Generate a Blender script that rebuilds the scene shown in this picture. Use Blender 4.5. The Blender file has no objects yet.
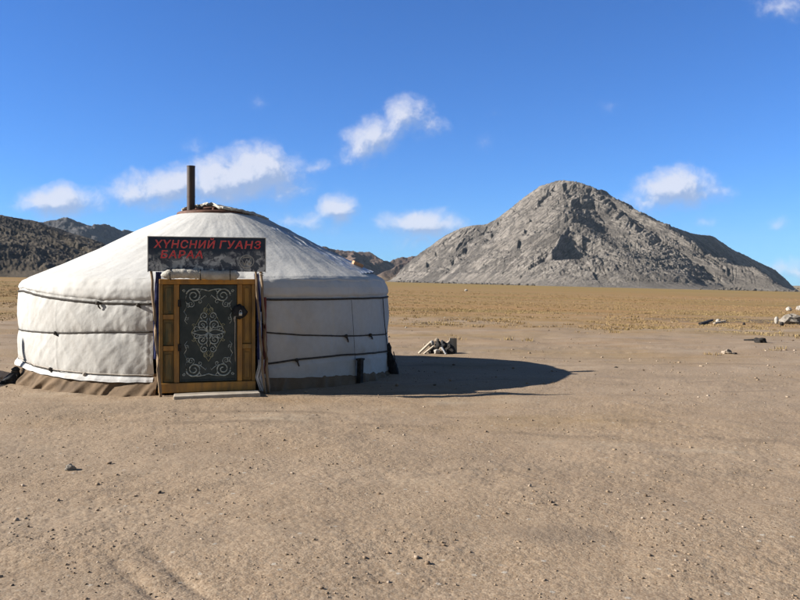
import bpy, bmesh, math, random
import numpy as np
from mathutils import Vector, Matrix

random.seed(7)
RNG = np.random.default_rng(11)
S = bpy.context.scene
COL = S.collection
R_ = math.radians

# ------------------------------------------------------------------ camera
F = 35.0 / 36.0 * 800.0          # focal length in photo pixels
HY = 284.0                       # eye-level row of the photo
EYE = 1.55
cam_d = bpy.data.cameras.new("camera")
cam_d.lens = 35.0
cam_d.sensor_width = 36.0
cam_d.shift_y = -(300.0 - HY) / 800.0
cam_d.clip_start = 0.05
cam_d.clip_end = 30000.0
cam = bpy.data.objects.new("camera", cam_d)
COL.objects.link(cam)
cam.location = (0, 0, EYE)
cam.rotation_euler = (R_(90), 0, 0)
S.camera = cam

# ------------------------------------------------------------------ sun, sky, exposure
SUN_EL = R_(27.0)
SUN_FRONT = R_(4.0)              # sun stands to the left, a touch towards the viewer
sun_vec = Vector((-math.cos(SUN_FRONT) * math.cos(SUN_EL), -math.sin(SUN_FRONT) * math.cos(SUN_EL), math.sin(SUN_EL)))
sd = bpy.data.lights.new("sun", 'SUN')
sd.energy = 5.0
sd.angle = R_(0.53)
sd.color = (1.0, 0.96, 0.895)
sun = bpy.data.objects.new("sun", sd)
COL.objects.link(sun)
sun.rotation_euler = sun_vec.to_track_quat('Z', 'Y').to_euler()
sun.location = (-40, 0, 30)

S.view_settings.view_transform = 'Standard'
S.view_settings.look = 'None'
S.view_settings.gamma = 1.0
S.view_settings.use_curve_mapping = False
S.view_settings.exposure = 1.1

W = bpy.data.worlds.new("World")
S.world = W
W.use_nodes = True


def N(nt, typ, **kw):
    n = nt.nodes.new(typ)
    for k, v in kw.items():
        setattr(n, k, v)
    return n


def setin(nt, sock, v):
    if isinstance(v, bpy.types.NodeSocket):
        nt.links.new(v, sock)
    else:
        sock.default_value = v


def math_(nt, op, a, b=None, c=None, clamp=False):
    n = N(nt, 'ShaderNodeMath', operation=op, use_clamp=clamp)
    setin(nt, n.inputs[0], a)
    if b is not None:
        setin(nt, n.inputs[1], b)
    if c is not None:
        setin(nt, n.inputs[2], c)
    return n.outputs[0]


def vmath(nt, op, a, b=None):
    n = N(nt, 'ShaderNodeVectorMath', operation=op)
    setin(nt, n.inputs[0], a)
    if b is not None:
        setin(nt, n.inputs['Scale'] if op == 'SCALE' else n.inputs[1], b)
    return n.outputs['Value'] if op in ('LENGTH', 'DOT_PRODUCT', 'DISTANCE') else n.outputs[0]


def mixc(nt, f, a, b, blend='MIX'):
    n = N(nt, 'ShaderNodeMix', data_type='RGBA', blend_type=blend)
    setin(nt, n.inputs[0], f)
    for s, v in ((n.inputs[6], a), (n.inputs[7], b)):
        if not isinstance(v, bpy.types.NodeSocket) and len(v) == 3:
            v = (*v, 1.0)
        setin(nt, s, v)
    return n.outputs[2]


def noise(nt, vec, scale, detail=5.0, rough=0.55, dist=0.0):
    n = N(nt, 'ShaderNodeTexNoise')
    if vec is not None:
        nt.links.new(vec, n.inputs['Vector'])
    n.inputs['Scale'].default_value = scale
    n.inputs['Detail'].default_value = detail
    n.inputs['Roughness'].default_value = rough
    n.inputs['Distortion'].default_value = dist
    return n


def ramp(nt, v, lo, hi, a=0.0, b=1.0, smooth=True):
    n = N(nt, 'ShaderNodeMapRange')
    n.interpolation_type = 'SMOOTHSTEP' if smooth else 'LINEAR'
    setin(nt, n.inputs['Value'], v)
    for k, x in zip(('From Min', 'From Max', 'To Min', 'To Max'), (lo, hi, a, b)):
        n.inputs[k].default_value = x
    return n.outputs['Result']


SKY_STRENGTH = 0.05
nt = W.node_tree
nt.nodes.clear()
out = N(nt, 'ShaderNodeOutputWorld')
bg = N(nt, 'ShaderNodeBackground')
nt.links.new(bg.outputs[0], out.inputs[0])
bg.inputs[1].default_value = SKY_STRENGTH
sky = N(nt, 'ShaderNodeTexSky', sky_type='NISHITA')
sky.sun_disc = False
sky.sun_elevation = SUN_EL
sky.sun_rotation = R_(270) - SUN_FRONT
sky.altitude = 1500
sky.air_density = 1.0
sky.dust_density = 0.25
sky.ozone_density = 3.0

# clouds: soft cumulus scraps fixed in the sky by bearing and height
grp = bpy.data.node_groups.new("cloud_density", 'ShaderNodeTree')
grp.interface.new_socket("P", in_out='INPUT', socket_type='NodeSocketVector')
grp.interface.new_socket("D", in_out='OUTPUT', socket_type='NodeSocketFloat')
gi = N(grp, 'NodeGroupInput')
go = N(grp, 'NodeGroupOutput')
P0 = gi.outputs[0]
w1 = noise(grp, P0, 2.2, 4, 0.55)
warp = vmath(grp, 'SCALE', vmath(grp, 'SUBTRACT', w1.outputs['Color'], (0.5, 0.5, 0.5)), 0.30)
P1 = vmath(grp, 'ADD', P0, warp)
# bearing, height (hundredths of a radian-like unit), radii, turn in degrees, strength
CLOUDS = [
    (2.52, 1.71, 0.44, 0.26, 0, 1.2), (2.22, 1.79, 0.48, 0.25, 10, 1.1), (1.75, 1.85, 0.55, 0.20, 10, 1.0),
    (1.35, 1.94, 0.34, 0.15, 0, 0.85), (2.75, 1.86, 0.40, 0.20, 0, 0.6), (1.55, 2.05, 0.5, 0.12, 0, 0.45),
    (0.58, 2.03, 0.40, 0.16, 0, 1.05), (0.85, 2.05, 0.30, 0.10, 0, 0.6),
    (3.72, 1.38, 0.36, 0.20, 25, 0.85), (4.02, 1.18, 0.28, 0.18, 30, 0.8), (4.25, 1.30, 0.22, 0.12, 0, 0.5),
    (3.37, 2.12, 0.20, 0.17, 0, 0.95), (3.05, 2.22, 0.50, 0.14, 0, 0.42),
    (4.22, 2.25, 0.42, 0.14, 0, 1.0), (4.20, 2.42, 0.4, 0.08, 0, 0.35),
    (6.78, 1.88, 0.38, 0.22, 0, 1.1), (7.05, 1.92, 0.32, 0.12, 0, 0.6), (6.50, 2.05, 0.35, 0.16, 0, 0.5),
    (1.95, 1.45, 0.16, 0.10, 0, 0.30), (2.62, 1.06, 0.12, 0.10, 0, 0.20), (3.15, 1.66, 0.20, 0.08, 0, 0.45),
    (4.86, 1.44, 0.12, 0.10, 0, 0.24), (7.85, 0.07, 0.34, 0.14, 0, 0.55), (7.76, 2.25, 0.22, 0.08, 0, 0.32),
    (7.95, 2.68, 0.35, 0.10, 0, 0.6), (7.08, 2.22, 0.15, 0.06, 0, 0.34), (4.9, 1.15, 0.14, 0.10, 0, 0.15),
    (6.1, 1.05, 0.25, 0.10, 0, 0.16), (9.3, 1.4, 0.7, 0.3, 0, 1.0), (-1.2, 1.6, 0.6, 0.25, 0, 1.0),
]
acc = None
for cx, cy, rx, ry, ang, amp in CLOUDS:
    m = N(grp, 'ShaderNodeMapping', vector_type='TEXTURE')
    grp.links.new(P1, m.inputs['Vector'])
    m.inputs['Location'].default_value = (cx, cy, 0)
    m.inputs['Rotation'].default_value = (0, 0, R_(-ang))
    m.inputs['Scale'].default_value = (rx * 1.45, ry * 1.5, 1)
    d = vmath(grp, 'LENGTH', m.outputs[0])
    v = math_(grp, 'MULTIPLY', math_(grp, 'SUBTRACT', 1.0, d, clamp=True), amp)
    acc = v if acc is None else math_(grp, 'MAXIMUM', acc, v)
n2 = noise(grp, P1, 5.5, 8, 0.64)
nn = math_(grp, 'SUBTRACT', n2.outputs['Fac'], 0.5)
gate = ramp(grp, acc, 0.0, 0.25)
den = math_(grp, 'ADD', acc, math_(grp, 'MULTIPLY', math_(grp, 'MULTIPLY', nn, 0.85), gate))
grp.links.new(den, go.inputs[0])

tc = N(nt, 'ShaderNodeTexCoord')
sx = N(nt, 'ShaderNodeSeparateXYZ')
nt.links.new(tc.outputs['Generated'], sx.inputs[0])
yy = math_(nt, 'MAXIMUM', sx.outputs[1], 0.02)
cxn = math_(nt, 'MULTIPLY_ADD', math_(nt, 'DIVIDE', sx.outputs[0], yy), F / 100, 4.0)
czn = math_(nt, 'MULTIPLY_ADD', math_(nt, 'DIVIDE', sx.outputs[2], yy), -F / 100, HY / 100)
cb = N(nt, 'ShaderNodeCombineXYZ')
nt.links.new(cxn, cb.inputs[0])
nt.links.new(czn, cb.inputs[1])
dens = []
for off in ((0, 0, 0), (-0.07, -0.10, 0)):
    g = N(nt, 'ShaderNodeGroup')
    g.node_tree = grp
    nt.links.new(vmath(nt, 'ADD', cb.outputs[0], off), g.inputs[0])
    dens.append(g.outputs[0])
alpha = math_(nt, 'MULTIPLY', ramp(nt, dens[0], 0.06, 0.80), ramp(nt, sx.outputs[1], 0.05, 0.2))
alpha = math_(nt, 'MULTIPLY', alpha, 0.9)
lit = ramp(nt, math_(nt, 'SUBTRACT', dens[0], dens[1]), -0.20, 0.26)
cloudcol = mixc(nt, lit, (3.2, 4.2, 6.4), (7.4, 7.6, 8.6))
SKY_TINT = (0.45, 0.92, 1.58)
# clear blue ahead; neutral tint added overhead and behind viewer for less blue shade
neutral_mask = math_(nt, 'MAXIMUM', ramp(nt, sx.outputs[1], 0.15, -0.35), ramp(nt, sx.outputs[2], 0.42, 0.75))
tint = mixc(nt, neutral_mask, SKY_TINT, (0.76, 0.71, 0.66))
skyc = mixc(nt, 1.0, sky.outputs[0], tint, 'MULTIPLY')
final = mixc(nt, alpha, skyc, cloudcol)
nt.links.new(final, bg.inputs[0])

# ------------------------------------------------------------------ numpy noise
_perm = RNG.permutation(256)
_perm = np.concatenate([_perm, _perm])
_ang = RNG.uniform(0, 2 * np.pi, 256)
_gx, _gy = np.cos(_ang), np.sin(_ang)


def perlin(x, y):
    xi = np.floor(x).astype(int)
    yi = np.floor(y).astype(int)
    xf, yf = x - xi, y - yi
    u = xf ** 3 * (xf * (xf * 6 - 15) + 10)
    v = yf ** 3 * (yf * (yf * 6 - 15) + 10)
    xi &= 255
    yi &= 255

    def g(ix, iy, fx, fy):
        h = _perm[_perm[ix & 255] + (iy & 255)]
        return _gx[h] * fx + _gy[h] * fy
    a = g(xi, yi, xf, yf)
    b = g(xi + 1, yi, xf - 1, yf)
    c = g(xi, yi + 1, xf, yf - 1)
    d = g(xi + 1, yi + 1, xf - 1, yf - 1)
    return ((a + u * (b - a)) * (1 - v) + (c + u * (d - c)) * v) * 1.5


def fbm(x, y, o=4, gain=0.5, lac=2.03):
    s, a = 0.0, 1.0
    for i in range(o):
        s = s + a * perlin(x + 17.3 * i, y - 9.1 * i)
        x, y, a = x * lac, y * lac, a * gain
    return s


def ridged(x, y, o=4, gain=0.5):
    s, a = 0.0, 1.0
    for i in range(o):
        s = s + a * (1 - 2 * np.abs(perlin(x + 31.7 * i, y + 5.3 * i)))
        x, y, a = x * 2.07, y * 2.07, a * gain
    return s


def sstep(x, a, b):
    t = np.clip((x - a) / (b - a), 0, 1)
    return t * t * (3 - 2 * t)


# ------------------------------------------------------------------ object helpers
def link(name, me, mat=None, parent=None, smooth=True):
    if mat is not None:
        for m in (mat if isinstance(mat, (list, tuple)) else [mat]):
            me.materials.append(m)
    if smooth and len(me.polygons):
        me.polygons.foreach_set('use_smooth', np.ones(len(me.polygons), bool))
    o = bpy.data.objects.new(name, me)
    COL.objects.link(o)
    if parent is not None:
        o.parent = parent
    return o


def from_arrays(name, verts, faces, mat=None, parent=None, smooth=True):
    me = bpy.data.meshes.new(name)
    verts = np.asarray(verts, float)
    if isinstance(faces, np.ndarray):
        n, k = faces.shape
        me.vertices.add(len(verts))
        me.vertices.foreach_set('co', verts.ravel())
        me.loops.add(n * k)
        me.loops.foreach_set('vertex_index', faces.ravel().astype(np.int32))
        me.polygons.add(n)
        me.polygons.foreach_set('loop_start', np.arange(0, n * k, k, dtype=np.int32))
        me.polygons.foreach_set('loop_total', np.full(n, k, np.int32))
        me.update(calc_edges=True)
        me.validate()
    else:
        me.from_pydata([tuple(v) for v in verts], [], faces)
        me.update()
    return link(name, me, mat, parent, smooth)


def grid_faces(nr, nc, wrap=False):
    i = np.arange(nr * nc).reshape(nr, nc)
    if wrap:
        i = np.concatenate([i, i[:, :1]], 1)
    return np.stack([i[:-1, :-1], i[:-1, 1:], i[1:, 1:], i[1:, :-1]], -1).reshape(-1, 4)


def grid_obj(name, X, Y, Z, mat, parent=None, wrap=False, flip=False):
    f = grid_faces(X.shape[0], X.shape[1], wrap)
    if flip:
        f = f[:, ::-1]
    return from_arrays(name, np.stack([X, Y, Z], -1).reshape(-1, 3), f, mat, parent)


def from_bm(name, bm, mat, parent=None, smooth=False):
    bmesh.ops.recalc_face_normals(bm, faces=bm.faces)
    me = bpy.data.meshes.new(name)
    bm.to_mesh(me)
    bm.free()
    return link(name, me, mat, parent, smooth)


def add_box(bm, c, s, rot=None, bevel=0.004):
    r = bmesh.ops.create_cube(bm, size=1.0)
    vs = r['verts']
    M = Matrix.LocRotScale(Vector(c), rot if rot else Matrix.Identity(3), Vector(s))
    bmesh.ops.transform(bm, matrix=M, verts=vs)
    if bevel:
        es = list({e for v in vs for e in v.link_edges})
        bmesh.ops.bevel(bm, geom=es, offset=min(bevel, min(s) * 0.3), segments=2, affect='EDGES', profile=0.5)


def add_tube(bm, pts, rad, n=8, caps=True):
    pts = [Vector(p) for p in pts]
    rads = rad if isinstance(rad, (list, tuple)) else [rad] * len(pts)
    rings = []
    for i, p in enumerate(pts):
        t = (pts[min(i + 1, len(pts) - 1)] - pts[max(i - 1, 0)]).normalized()
        a = t.cross(Vector((0, 0, 1)))
        if a.length < 0.05:
            a = t.cross(Vector((0, 1, 0)))
        a.normalize()
        b = t.cross(a)
        rings.append([bm.verts.new(p + (a * math.cos(2 * math.pi * k / n) + b * math.sin(2 * math.pi * k / n)) * rads[i]) for k in range(n)])
    for r0, r1 in zip(rings, rings[1:]):
        for k in range(n):
            bm.faces.new((r0[k], r0[(k + 1) % n], r1[(k + 1) % n], r1[k]))
    if caps:
        bm.faces.new(rings[0])
        bm.faces.new(rings[-1])


def empty(name, loc, rz=0.0):
    o = bpy.data.objects.new(name, None)
    COL.objects.link(o)
    o.location = loc
    o.rotation_euler = (0, 0, rz)
    o.empty_display_size = 0.2
    return o


def tag(o, label=None, cat=None, group=None, kind=None):
    if label:
        o['label'] = label
    if cat:
        o['category'] = cat
    if group:
        o['group'] = group
    if kind:
        o['kind'] = kind
    return o


# ------------------------------------------------------------------ materials
def mat_base(name, rough=0.8, spec=0.25):
    m = bpy.data.materials.new(name)
    m.use_nodes = True
    t = m.node_tree
    b = t.nodes['Principled BSDF']
    b.inputs['Roughness'].default_value = rough
    b.inputs['Specular IOR Level'].default_value = spec
    tcn = N(t, 'ShaderNodeTexCoord')
    return m, t, b, tcn.outputs['Object']


def add_bump(t, b, height, strength=0.3, dist=0.01):
    n = N(t, 'ShaderNodeBump')
    n.inputs['Strength'].default_value = strength
    n.inputs['Distance'].default_value = dist
    t.links.new(height, n.inputs['Height'])
    t.links.new(n.outputs[0], b.inputs['Normal'])


def simple(name, a, b_, scale=6.0, rough=0.8, bump=0.3, bdist=0.01, spec=0.25, stretch=None, metal=0.0, lo=0.35, hi=0.65, fine=None):
    m, t, b, co = mat_base(name, rough, spec)
    if stretch:
        mp = N(t, 'ShaderNodeMapping')
        mp.inputs['Scale'].default_value = stretch
        t.links.new(co, mp.inputs['Vector'])
        co = mp.outputs[0]
    n = noise(t, co, scale, 8, 0.62)
    c = mixc(t, ramp(t, n.outputs['Fac'], lo, hi), a, b_)
    t.links.new(c, b.inputs['Base Color'])
    b.inputs['Metallic'].default_value = metal
    if bump:
        n2 = noise(t, co, fine or scale * 5, 6, 0.6)
        add_bump(t, b, n2.outputs['Fac'], bump, bdist)
    return m


def canvas_mat(name, base, dirt, amt=0.5):
    m, t, b, co = mat_base(name, 0.85, 0.15)
    n = noise(t, co, 1.3, 8, 0.65)
    n2 = noise(t, co, 14, 6, 0.6)
    mp = N(t, 'ShaderNodeMapping')
    mp.inputs['Scale'].default_value = (3.0, 3.0, 0.5)
    t.links.new(co, mp.inputs['Vector'])
    n3 = noise(t, mp.outputs[0], 2.2, 7, 0.65)
    f = math_(t, 'MULTIPLY', ramp(t, n.outputs['Fac'], 0.42, 0.75), amt)
    f = math_(t, 'ADD', f, math_(t, 'MULTIPLY', ramp(t, n3.outputs['Fac'], 0.55, 0.8), amt * 0.7), clamp=True)
    c = mixc(t, f, base, dirt)
    c = mixc(t, ramp(t, n2.outputs['Fac'], 0.35, 0.7, 0, 0.16), c, dirt)
    t.links.new(c, b.inputs['Base Color'])
    n4 = noise(t, co, 240, 2, 0.5)
    h = math_(t, 'ADD', math_(t, 'MULTIPLY', n2.outputs['Fac'], 0.8), math_(t, 'MULTIPLY', n4.outputs['Fac'], 0.10))
    add_bump(t, b, h, 0.35, 0.02)
    return m


M_CANVAS = canvas_mat("white_canvas", (0.47, 0.458, 0.43), (0.30, 0.265, 0.225), 0.45)
M_ROOF = canvas_mat("roof_canvas", (0.52, 0.505, 0.475), (0.38, 0.355, 0.315), 0.4)
M_HEM = canvas_mat("hem_canvas", (0.50, 0.49, 0.475), (0.38, 0.35, 0.31), 0.4)
M_SKIRT = canvas_mat("skirt_felt", (0.175, 0.120, 0.074), (0.070, 0.048, 0.031), 1.0)
M_TARP = simple("grey_tarp", (0.30, 0.32, 0.35), (0.46, 0.47, 0.49), 5, 0.42, 0.4, 0.02, 0.5)
M_FELT = simple("cream_felt", (0.50, 0.47, 0.41), (0.36, 0.33, 0.28), 9, 0.95, 0.7, 0.02)
M_ROPE = simple("dark_rope", (0.035, 0.030, 0.026), (0.07, 0.06, 0.05), 40, 0.9, 0.6, 0.004)
M_ROPE_PALE = simple("pale_rope", (0.42, 0.38, 0.33), (0.30, 0.26, 0.22), 40, 0.9, 0.6, 0.004)
M_PIPE = simple("rusty_iron", (0.035, 0.024, 0.018), (0.062, 0.034, 0.022), 7, 0.6, 0.4, 0.004, 0.4, (1, 1, 0.35))
M_TOONO = simple("red_brown_wood", (0.15, 0.070, 0.045), (0.09, 0.045, 0.03), 9, 0.7, 0.3, 0.004)
M_ORANGE = simple("orange_ochre_paint", (0.43, 0.215, 0.045), (0.25, 0.135, 0.045), 11, 0.55, 0.5, 0.004, 0.35, (1, 1, 0.2))
M_OCHRE = simple("worn_ochre_paint", (0.33, 0.185, 0.048), (0.18, 0.110, 0.042), 11, 0.6, 0.5, 0.004, 0.3, (1, 1, 0.2))
M_PANEL = simple("brown_panel_paint", (0.23, 0.145, 0.05), (0.10, 0.095, 0.05), 11, 0.6, 0.5, 0.004, 0.3, (1, 1, 0.25))
M_LEAF = simple("dark_green_sheet", (0.022, 0.034, 0.036), (0.045, 0.056, 0.056), 5, 0.5, 0.3, 0.004, 0.35)
M_SCROLL = simple("grey_scrollwork_paint", (0.46, 0.50, 0.47), (0.12, 0.15, 0.15), 26, 0.6, 0.2, 0.002, 0.3, None, 0, 0.38, 0.7)
M_SCROLL2 = simple("faded_gold_scrollwork", (0.34, 0.33, 0.22), (0.11, 0.13, 0.10), 24, 0.6, 0.2, 0.002, 0.3, None, 0, 0.38, 0.7)
M_BLACK = simple("black_cloth", (0.012, 0.012, 0.014), (0.03, 0.03, 0.032), 12, 0.8, 0.6, 0.01)
M_BLUE = simple("blue_cloth", (0.022, 0.028, 0.10), (0.04, 0.05, 0.14), 10, 0.8, 0.5, 0.01)
M_WHITECLOTH = simple("white_cloth", (0.62, 0.62, 0.63), (0.42, 0.42, 0.42), 10, 0.9, 0.6, 0.01)
M_POLE = simple("weathered_pole", (0.30, 0.22, 0.14), (0.16, 0.11, 0.07), 12, 0.8, 0.5, 0.004, 0.2, (1, 1, 0.12))
M_PLANK = simple("bleached_wood", (0.46, 0.39, 0.30), (0.33, 0.27, 0.20), 9, 0.85, 0.5, 0.006, 0.2, (0.25, 1, 1))
M_STEP = simple("concrete_slab", (0.42, 0.36, 0.29), (0.32, 0.27, 0.21), 7, 0.9, 0.5, 0.006)
M_RED = simple("red_trim_cloth", (0.22, 0.06, 0.05), (0.14, 0.05, 0.045), 10, 0.85, 0.4, 0.005)
M_LOCK = simple("steel", (0.55, 0.55, 0.53), (0.35, 0.34, 0.33), 20, 0.35, 0.1, 0.001, 0.5, None, 0.8)
M_ROCKW = simple("white_quartz", (0.46, 0.42, 0.37), (0.30, 0.27, 0.23), 10, 0.85, 0.6, 0.02)
M_ROCKT = simple("tan_stone", (0.36, 0.29, 0.22), (0.23, 0.18, 0.13), 10, 0.9, 0.7, 0.02)
M_ROCKG = simple("grey_stone", (0.27, 0.235, 0.195), (0.18, 0.155, 0.125), 8, 0.9, 0.7, 0.02)
M_CHAR = simple("charred_wood", (0.015, 0.014, 0.013), (0.04, 0.034, 0.03), 14, 0.85, 0.7, 0.02)
M_BRICK = simple("orange_brick", (0.52, 0.30, 0.17), (0.42, 0.24, 0.14), 14, 0.9, 0.5, 0.004)


# ------------------------------------------------------------------ ground
TILT = 0.0235


def gz(x, y):
    x = np.asarray(x, float)
    y = np.asarray(y, float)
    k = np.clip((y - 16) / 40, 0, 1)
    tl = 0.007 + (TILT - 0.007) * k * k * (3 - 2 * k)
    x = np.clip(x, -1500, 1500)
    return -tl * (x + 2.66) - 0.02 + 0.004 * np.maximum(0, y - 30)


def gz1(x, y):
    return float(gz(x, y))


def ground_at(px, py):
    """where the view line through a photo point meets the ground"""
    k, m_ = (px - 400) / F, (HY - py) / F
    ys = np.geomspace(3, 600, 6000)
    below = (EYE + m_ * ys) < gz(k * ys, ys)
    Y = float(ys[int(np.argmax(below))])
    return Vector((k * Y, Y, gz1(k * Y, Y)))


rows = [-30, -20, -13, -8, -4, -1.5, 0, 1, 1.8, 2.4, 2.8]
rows += list(F * EYE / (np.linspace(690, 300, 640) - HY))
rows += list(np.geomspace(rows[-1] * 1.02, 6000, 130))
rows = np.array(rows)
tcol = np.concatenate([-np.geomspace(9, 0.66, 40), np.linspace(-0.63, 0.63, 860), np.geomspace(0.66, 9, 40)])
tfar = np.clip(tcol, -1.5, 1.5) + 0.02 * (tcol - np.clip(tcol, -1.5, 1.5))
wy = np.clip(np.abs(rows), 3.0, None)
GX = wy[:, None] * np.where(rows[:, None] > 200, tfar[None, :], tcol[None, :])
GY = np.repeat(rows[:, None], len(tcol), 1)
GZ = gz(GX, GY)
near = 1 - sstep(GY, 25, 60)
GZ += near * (0.030 * fbm(GX * 0.22, GY * 0.22, 2) + 0.016 * fbm(GX * 0.9 + 9, GY * 0.9, 3))
nr2 = 1 - sstep(GY, 10, 22)
trod = 0.5 + 0.5 * sstep(fbm(GX * 0.5 + 40, GY * 0.5, 2), -0.4, 0.5)
GZ += nr2 * trod * (0.0055 * fbm(GX * 4.5, GY * 4.5, 3) + 0.0026 * fbm(GX * 19, GY * 19, 3, 0.65))
GZ += near * 0.05 * fbm(GX * 0.35 + 3, GY * 0.35, 3) * sstep(GY, 14, 24)
# scuffs from feet wandering to and from the door
rf = np.random.default_rng(5)
for xs_, ys_, xe, ye, nst in ((-2.4, 10.3, -0.6, 3.6, 11), (-2.9, 10.2, -2.2, 5.0, 9), (-2.0, 10.4, 3.5, 7.0, 9), (-1.4, 9.8, 1.8, 4.2, 9), (-4.5, 9.5, -1.0, 6.0, 7)):
    an = math.atan2(ye - ys_, xe - xs_)
    for k_ in range(nst):
        f_ = k_ / (nst - 1)
        sd_ = (0.10 if k_ % 2 else -0.10) + rf.normal(0, 0.03)
        fx_ = xs_ + (xe - xs_) * f_ - math.sin(an) * sd_ + rf.normal(0, 0.05)
        fy_ = ys_ + (ye - ys_) * f_ + math.cos(an) * sd_ + rf.normal(0, 0.05)
        r0_, r1_ = np.searchsorted(rows, [fy_ - 0.35, fy_ + 0.35])
        gx_, gy_ = GX[r0_:r1_] - fx_, GY[r0_:r1_] - fy_
        u_ = gx_ * math.cos(an) + gy_ * math.sin(an)
        v_ = -gx_ * math.sin(an) + gy_ * math.cos(an)
        e2 = (u_ / 0.13) ** 2 + (v_ / 0.05) ** 2
        e2 = e2 * (1 + 0.7 * perlin(GX[r0_:r1_] * 14, GY[r0_:r1_] * 14))
        GZ[r0_:r1_] += 0.0042 * (-np.exp(-e2) + 0.25 * np.exp(-((e2 - 1.9) / 0.8) ** 2)) * rf.random()
# faint wheel tracks
for (xa, ya, xb, yb) in ((-1.55, 4.7, -0.50, 3.3), (-1.75, 4.6, -0.75, 3.3), (-6, 17.5, 6, 18.6), (-6, 19.2, 9, 20.2)):
    dx, dy = xb - xa, yb - ya
    L = math.hypot(dx, dy)
    d = np.abs((GX - xa) * dy - (GY - ya) * dx) / L
    s = ((GX - xa) * dx + (GY - ya) * dy) / L
    wd = 0.05 if L < 3 else 0.22
    GZ -= (0.018 if L < 3 else 0.03) * np.exp(-(d / wd) ** 2) * sstep(s, -0.2, 0.5) * (1 - sstep(s, L - 0.3, L + 0.2)) * (0.7 + 0.5 * perlin(s * 6, d * 6))
# trodden soil heaped against the ger
CX, CY = -3.397, 14.15
gd = np.hypot(GX - CX, GY - CY)
GZ -= 0.02 * (1 - sstep(gd, 3.4, 4.6))
GZ += 0.018 * np.exp(-((gd - 3.35) / 0.2) ** 2) * (0.6 + 0.6 * fbm(GX * 2.5, GY * 2.5, 3)) * (gd < 4.5)

m, t, b, co = mat_base("steppe_ground", 0.95, 0.1)
sp = N(t, 'ShaderNodeSeparateXYZ')
t.links.new(co, sp.inputs[0])
yv = sp.outputs[1]
mp = N(t, 'ShaderNodeMapping')
mp.inputs['Scale'].default_value = (0.45, 1.0, 1.0)
t.links.new(co, mp.inputs['Vector'])
big = noise(t, mp.outputs[0], 0.16, 6, 0.6)
mid = noise(t, mp.outputs[0], 0.9, 7, 0.62)
fine = noise(t, co, 26, 6, 0.7)
grit = N(t, 'ShaderNodeTexVoronoi')
grit.inputs['Scale'].default_value = 75
t.links.new(co, grit.inputs['Vector'])
grit2 = N(t, 'ShaderNodeTexVoronoi')
grit2.inputs['Scale'].default_value = 24
t.links.new(co, grit2.inputs['Vector'])
c = mixc(t, ramp(t, mid.outputs['Fac'], 0.35, 0.68), (0.314, 0.227, 0.150), (0.251, 0.173, 0.108))
c = mixc(t, ramp(t, big.outputs['Fac'], 0.40, 0.66, 0, 0.75), c, (0.280, 0.188, 0.109))
gr = mixc(t, ramp(t, grit.outputs['Color'], 0.1, 0.9), (0.200, 0.146, 0.100), (0.418, 0.341, 0.253))
c = mixc(t, 0.42, c, gr)
c = mixc(t, ramp(t, fine.outputs['Fac'], 0.35, 0.7, 0, 0.45), c, (0.183, 0.125, 0.080))
c = mixc(t, math_(t, 'MULTIPLY', ramp(t, grit2.outputs['Color'], 0.88, 0.93), ramp(t, grit2.outputs['Distance'], 0.3, 0.5, 1, 0)), c, (0.375, 0.325, 0.262))
# broad worn and damp-dark patches, and old wheel tracks
pn = noise(t, mp.outputs[0], 0.42, 5, 0.6, 0.5)
c = mixc(t, ramp(t, pn.outputs['Fac'], 0.52, 0.66, 0, 0.45), c, (0.204, 0.154, 0.108))
pn2 = noise(t, mp.outputs[0], 0.75, 6, 0.65, 0.3)
c = mixc(t, ramp(t, pn2.outputs['Fac'], 0.56, 0.72, 0, 0.5), c, (0.359, 0.293, 0.215))
wob = noise(t, co, 0.22, 3, 0.5)
brk = noise(t, mp.outputs[0], 1.4, 5, 0.7)
for y0, sl_, w_, am in ((8.6, -0.10, 0.10, 0.5), (9.5, -0.10, 0.10, 0.5), (11.3, 0.06, 0.09, 0.55), (12.6, 0.05, 0.10, 0.5), (15.5, 0.03, 0.14, 0.55), (17.0, 0.03, 0.14, 0.5), (21.0, 0.10, 0.2, 0.6), (22.6, 0.10, 0.2, 0.6), (27.0, -0.04, 0.35, 0.5), (6.3, 0.16, 0.05, 0.4)):
    yc = math_(t, 'ADD', math_(t, 'MULTIPLY_ADD', sp.outputs[0], sl_, y0), math_(t, 'MULTIPLY', math_(t, 'SUBTRACT', wob.outputs['Fac'], 0.5), 2.4))
    dd = math_(t, 'ABSOLUTE', math_(t, 'SUBTRACT', yv, yc))
    fct = math_(t, 'MULTIPLY', ramp(t, dd, w_ * 0.4, w_ * 1.6, am, 0), ramp(t, brk.outputs['Fac'], 0.42, 0.62))
    c = mixc(t, fct, c, (0.165, 0.121, 0.083))
# dry steppe grass farther out
edge = math_(t, 'ADD', yv, math_(t, 'MULTIPLY', math_(t, 'SUBTRACT', big.outputs['Fac'], 0.5), 90.0))
edge = math_(t, 'ADD', edge, math_(t, 'MULTIPLY', math_(t, 'SUBTRACT', mid.outputs['Fac'], 0.5), 40.0))
gmask = ramp(t, edge, 9.0, 54.0)
mp2 = N(t, 'ShaderNodeMapping')
mp2.inputs['Scale'].default_value = (0.25, 1.0, 1.0)
t.links.new(co, mp2.inputs['Vector'])
gn = noise(t, mp2.outputs[0], 0.10, 8, 0.7)
gn2 = noise(t, co, 1.6, 8, 0.7)
gc = mixc(t, ramp(t, gn.outputs['Fac'], 0.40, 0.60), (0.302, 0.170, 0.065), (0.228, 0.160, 0.059))
gn3 = noise(t, mp2.outputs[0], 0.022, 5, 0.6)
gc = mixc(t, ramp(t, gn3.outputs['Fac'], 0.42, 0.62, 0, 0.7), gc, (0.318, 0.191, 0.090))
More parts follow.
